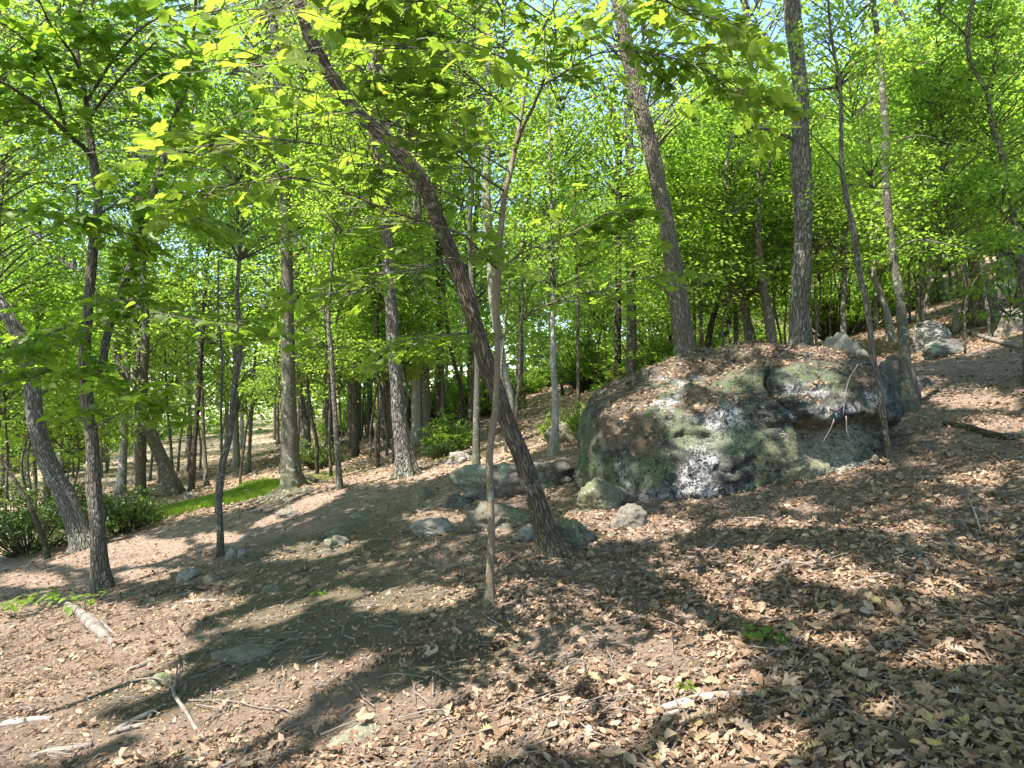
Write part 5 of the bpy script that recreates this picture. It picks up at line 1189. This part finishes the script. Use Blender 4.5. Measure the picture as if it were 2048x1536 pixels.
# ------------------------------------------------------------------ leaf litter, crumbs, twigs, grass
rng = np.random.default_rng(3)
def ground_pts(nw, dmin, dmax, pw=1.0):
    """points spread over the ground in view, a little beyond the frame"""
    d = dmin * (dmax / dmin) ** (rng.random(nw) ** pw); X = rng.uniform(-.86, .86, nw) * d
    return X, d
def litter_density(X, Y):
    n_ = .5 + .5 * vnoise(v3(X * .6, Y * .6), 12) + .35 * vnoise(v3(X * 1.7, Y * 1.7), 13)
    right = smooth(-1.2, 1.6, X + .12 * (Y - 5))
    d = .40 + .60 * np.clip(right + .35 * (n_ - .5), 0, 1)
    px, py, _ = proj(np.stack([X, Y, H(X, Y)], -1))
    bare = np.minimum.reduce([in_ell(px, py, e) for e in [(1230, 1300, 170, 45, 5), (780, 1400, 200, 60, -20), (300, 1420, 380, 70, -15), (600, 1260, 260, 90, -20), (640, 1060, 180, 60, -15)]])
    d = d * np.where(bare < 1.2, .22, 1)
    return d * (1 - .9 * moss_w(X, Y))
DLs = [deadleaf(i) for i in range(10)]; OK_ = [oakleaf(i) for i in range(4)]; MD = [maple(-.3, 40 + i, .5) for i in range(2)]
for t in MD: t[0][:, 1] -= .5
X, Y = ground_pts(125000, 2.0, 16); kp = rng.random(len(X)) < litter_density(X, Y); X = X[kp]; Y = Y[kp]
Z = H(X, Y); Nn = ground_normal(X, Y); m = len(X)
tset = DLs + OK_ + MD; tv = rng.choice(len(tset), m, p=[.0835] * 10 + [.035] * 4 + [.0125] * 2)
sz = (.017 + .056 * rng.random(m) ** 3.0) * np.where(tv > 9, 1.35, 1); P = np.stack([X, Y, Z + .004 + rng.random(m) ** 2 * .035], -1)
Mx = rnd_frames(m, rng, .42, 0, Nn); col = np.clip(rng.random(m) * .92 + .04, 0, 1)
px_, py_, dep = proj(P); ok = (px_ > 5) & (px_ < 2043) & (py_ < 1530)
size_px = np.where(ok, sz / dep, 0); topi = np.argsort(-size_px)[:300]; single = np.zeros(m, bool); single[topi] = True
b = Buf()
for k, t in enumerate(tset):
    q = (tv == k) & ~single; scatter(b, t, P[q], Mx[q], sz[q], rng, 0, col[q])
me = b.mesh('leaf_litter', [M_DEAD], False); lit = link('leaf_litter', me, kind='stuff'); lit['label'] = 'brown and tan fallen leaves covering the sloping forest floor'; lit['category'] = 'leaf litter'
lm = {}
for i in topi:
    key = (int(tv[i]), int(col[i] * 8))
    if key not in lm:
        t = tset[key[0]]; lm[key] = make_mesh('fallen_leaf', t[0], t[1], [M_DEAD], smoothf=False, fattr={'r': np.full(len(t[1]), (key[1] + .5) / 8)})
    o = bpy.data.objects.new('fallen_leaf', lm[key]); C.objects.link(o); o.parent = ground
    A = Mx[i] * sz[i]; o.matrix_local = Matrix([[*A[0], P[i][0]], [*A[1], P[i][1]], [*A[2], P[i][2] + .012], [0, 0, 0, 1]])
# farther litter: fewer, larger flat pieces
X, Y = ground_pts(46000, 13, 60, .8); Z = H(X, Y); m = len(X)
kp = rng.random(m) < (1 - .9 * moss_w(X, Y)) * np.where((Y > 33) & (X < -7), .3, 1); X, Y, Z = X[kp], Y[kp], Z[kp]; m = len(X)
b = Buf(); scatter(b, KITE, np.stack([X, Y, Z + .02], -1), rnd_frames(m, rng, .4, 0, ground_normal(X, Y)), rng.uniform(.08, .17, m) * np.clip(Y / 22, .7, 2), rng, 0)
# crumbs of leaf and needles everywhere near
X, Y = ground_pts(85000, 2.0, 16); m = len(X); Z = H(X, Y)
scatter(b, KITE, np.stack([X, Y, Z + .004 + rng.random(m) * .01], -1), rnd_frames(m, rng, .4, 0, ground_normal(X, Y)), (.006 + .026 * rng.random(m) ** 2) * (.7 + Y / 10), rng, 1, rng.random(m) ** 1.7)
o = link('leaf_crumbs', b.mesh('leaf_crumbs', [M_DEAD, M_DUFF], False), kind='stuff'); o['label'] = 'small broken leaf bits and needles strewn over the whole forest floor'; o['category'] = 'leaf litter'
# twigs
b = Buf(); X, Y = ground_pts(1700, 2.0, 13)
for x, y in zip(X, Y):
    a = rng.uniform(0, 6.28); L_ = rng.uniform(.06, .4); dx, dy = math.cos(a) * L_ / 2, math.sin(a) * L_ / 2
    j = rng.normal(0, L_ * .08, 2); r_ = rng.uniform(.0015, .0045)
    pp = [(x - dx, y - dy), (x + j[0], y + j[1]), (x + dx, y + dy)]
    Vt, Ft, bc = thin([(p, q, float(H(p, q)) + .015 + rng.uniform(0, .025)) for p, q in pp], [r_, r_, r_ * .5], 4, .3); b.add(Vt, Ft, 0, None, bc)
o = link('twigs', b.mesh('twigs', [M_WOOD], False), kind='stuff'); o['label'] = 'thin dead twigs scattered through the leaf litter'; o['category'] = 'twigs'
# bright moss / grass strip
b = Buf(); t = rng.random(60000); s = rng.uniform(-3, 3, 60000); dv = (mossB - mossA)[:2]; nv = np.array([-dv[1], dv[0]]) / np.linalg.norm(dv)
X = mossA[0] + dv[0] * (t * 1.1 - .05) + nv[0] * s; Y = mossA[1] + dv[1] * (t * 1.1 - .05) + nv[1] * s
kp = rng.random(len(X)) < moss_w(X, Y); X, Y = X[kp], Y[kp]; m = len(X); a = rng.uniform(0, 6.28, m)
D = np.stack([np.cos(a) * .35, np.sin(a) * .35, np.ones(m)], -1); Nn = np.stack([np.cos(a + 1.5), np.sin(a + 1.5), .2 + 0 * a], -1)
GRASS = tmpl([(-.1, 0, 0), (.1, 0, 0), (0, 1, .15)], [(0, 1, 2)])
scatter(b, GRASS, np.stack([X, Y, H(X, Y)], -1), frames(D, Nn), rng.uniform(.05, .12, m), rng, 0)
o = link('moss_strip', b.mesh('moss_strip', [M_GRASS], False), kind='stuff'); o['label'] = 'bright green mossy grass strip left of the large straight trunk'; o['category'] = 'grass'

# distant woods beyond the trees one can tell apart
rng = np.random.default_rng(15); b = Buf(); ncl = 3600
px = rng.uniform(-350, 2400, ncl); d = rng.uniform(np.where(px < 650, 62, 48), 125, ncl); X = (px - 1024) / F * d; Z0 = H(X, d)
zt = np.where(px < 1000, 17, 18) * rng.random(ncl) ** .9 - .5 ; Cc = np.stack([X, d, Z0 + zt], -1)
r_ = rng.uniform(1.2, 2.6, ncl); Pw = (Cc[:, None] + rng.normal(0, .5, (ncl, 32, 3)) * r_[:, None, None] * np.array([1, 1, .6])).reshape(-1, 3); m = len(Pw)
scatter(b, KITE, Pw, rnd_frames(m, rng, .6, .2), rng.uniform(.5, .95, m), rng, 0, np.clip(np.repeat(rng.random(ncl), 32) * .6 + rng.random(m) * .4, 0, 1))
o = link('distant_woods', b.mesh('distant_woods', [M_LEAF_COOL], False), kind='stuff'); o['label'] = 'hazy mass of light green woods far behind all the trunks'; o['category'] = 'woods'
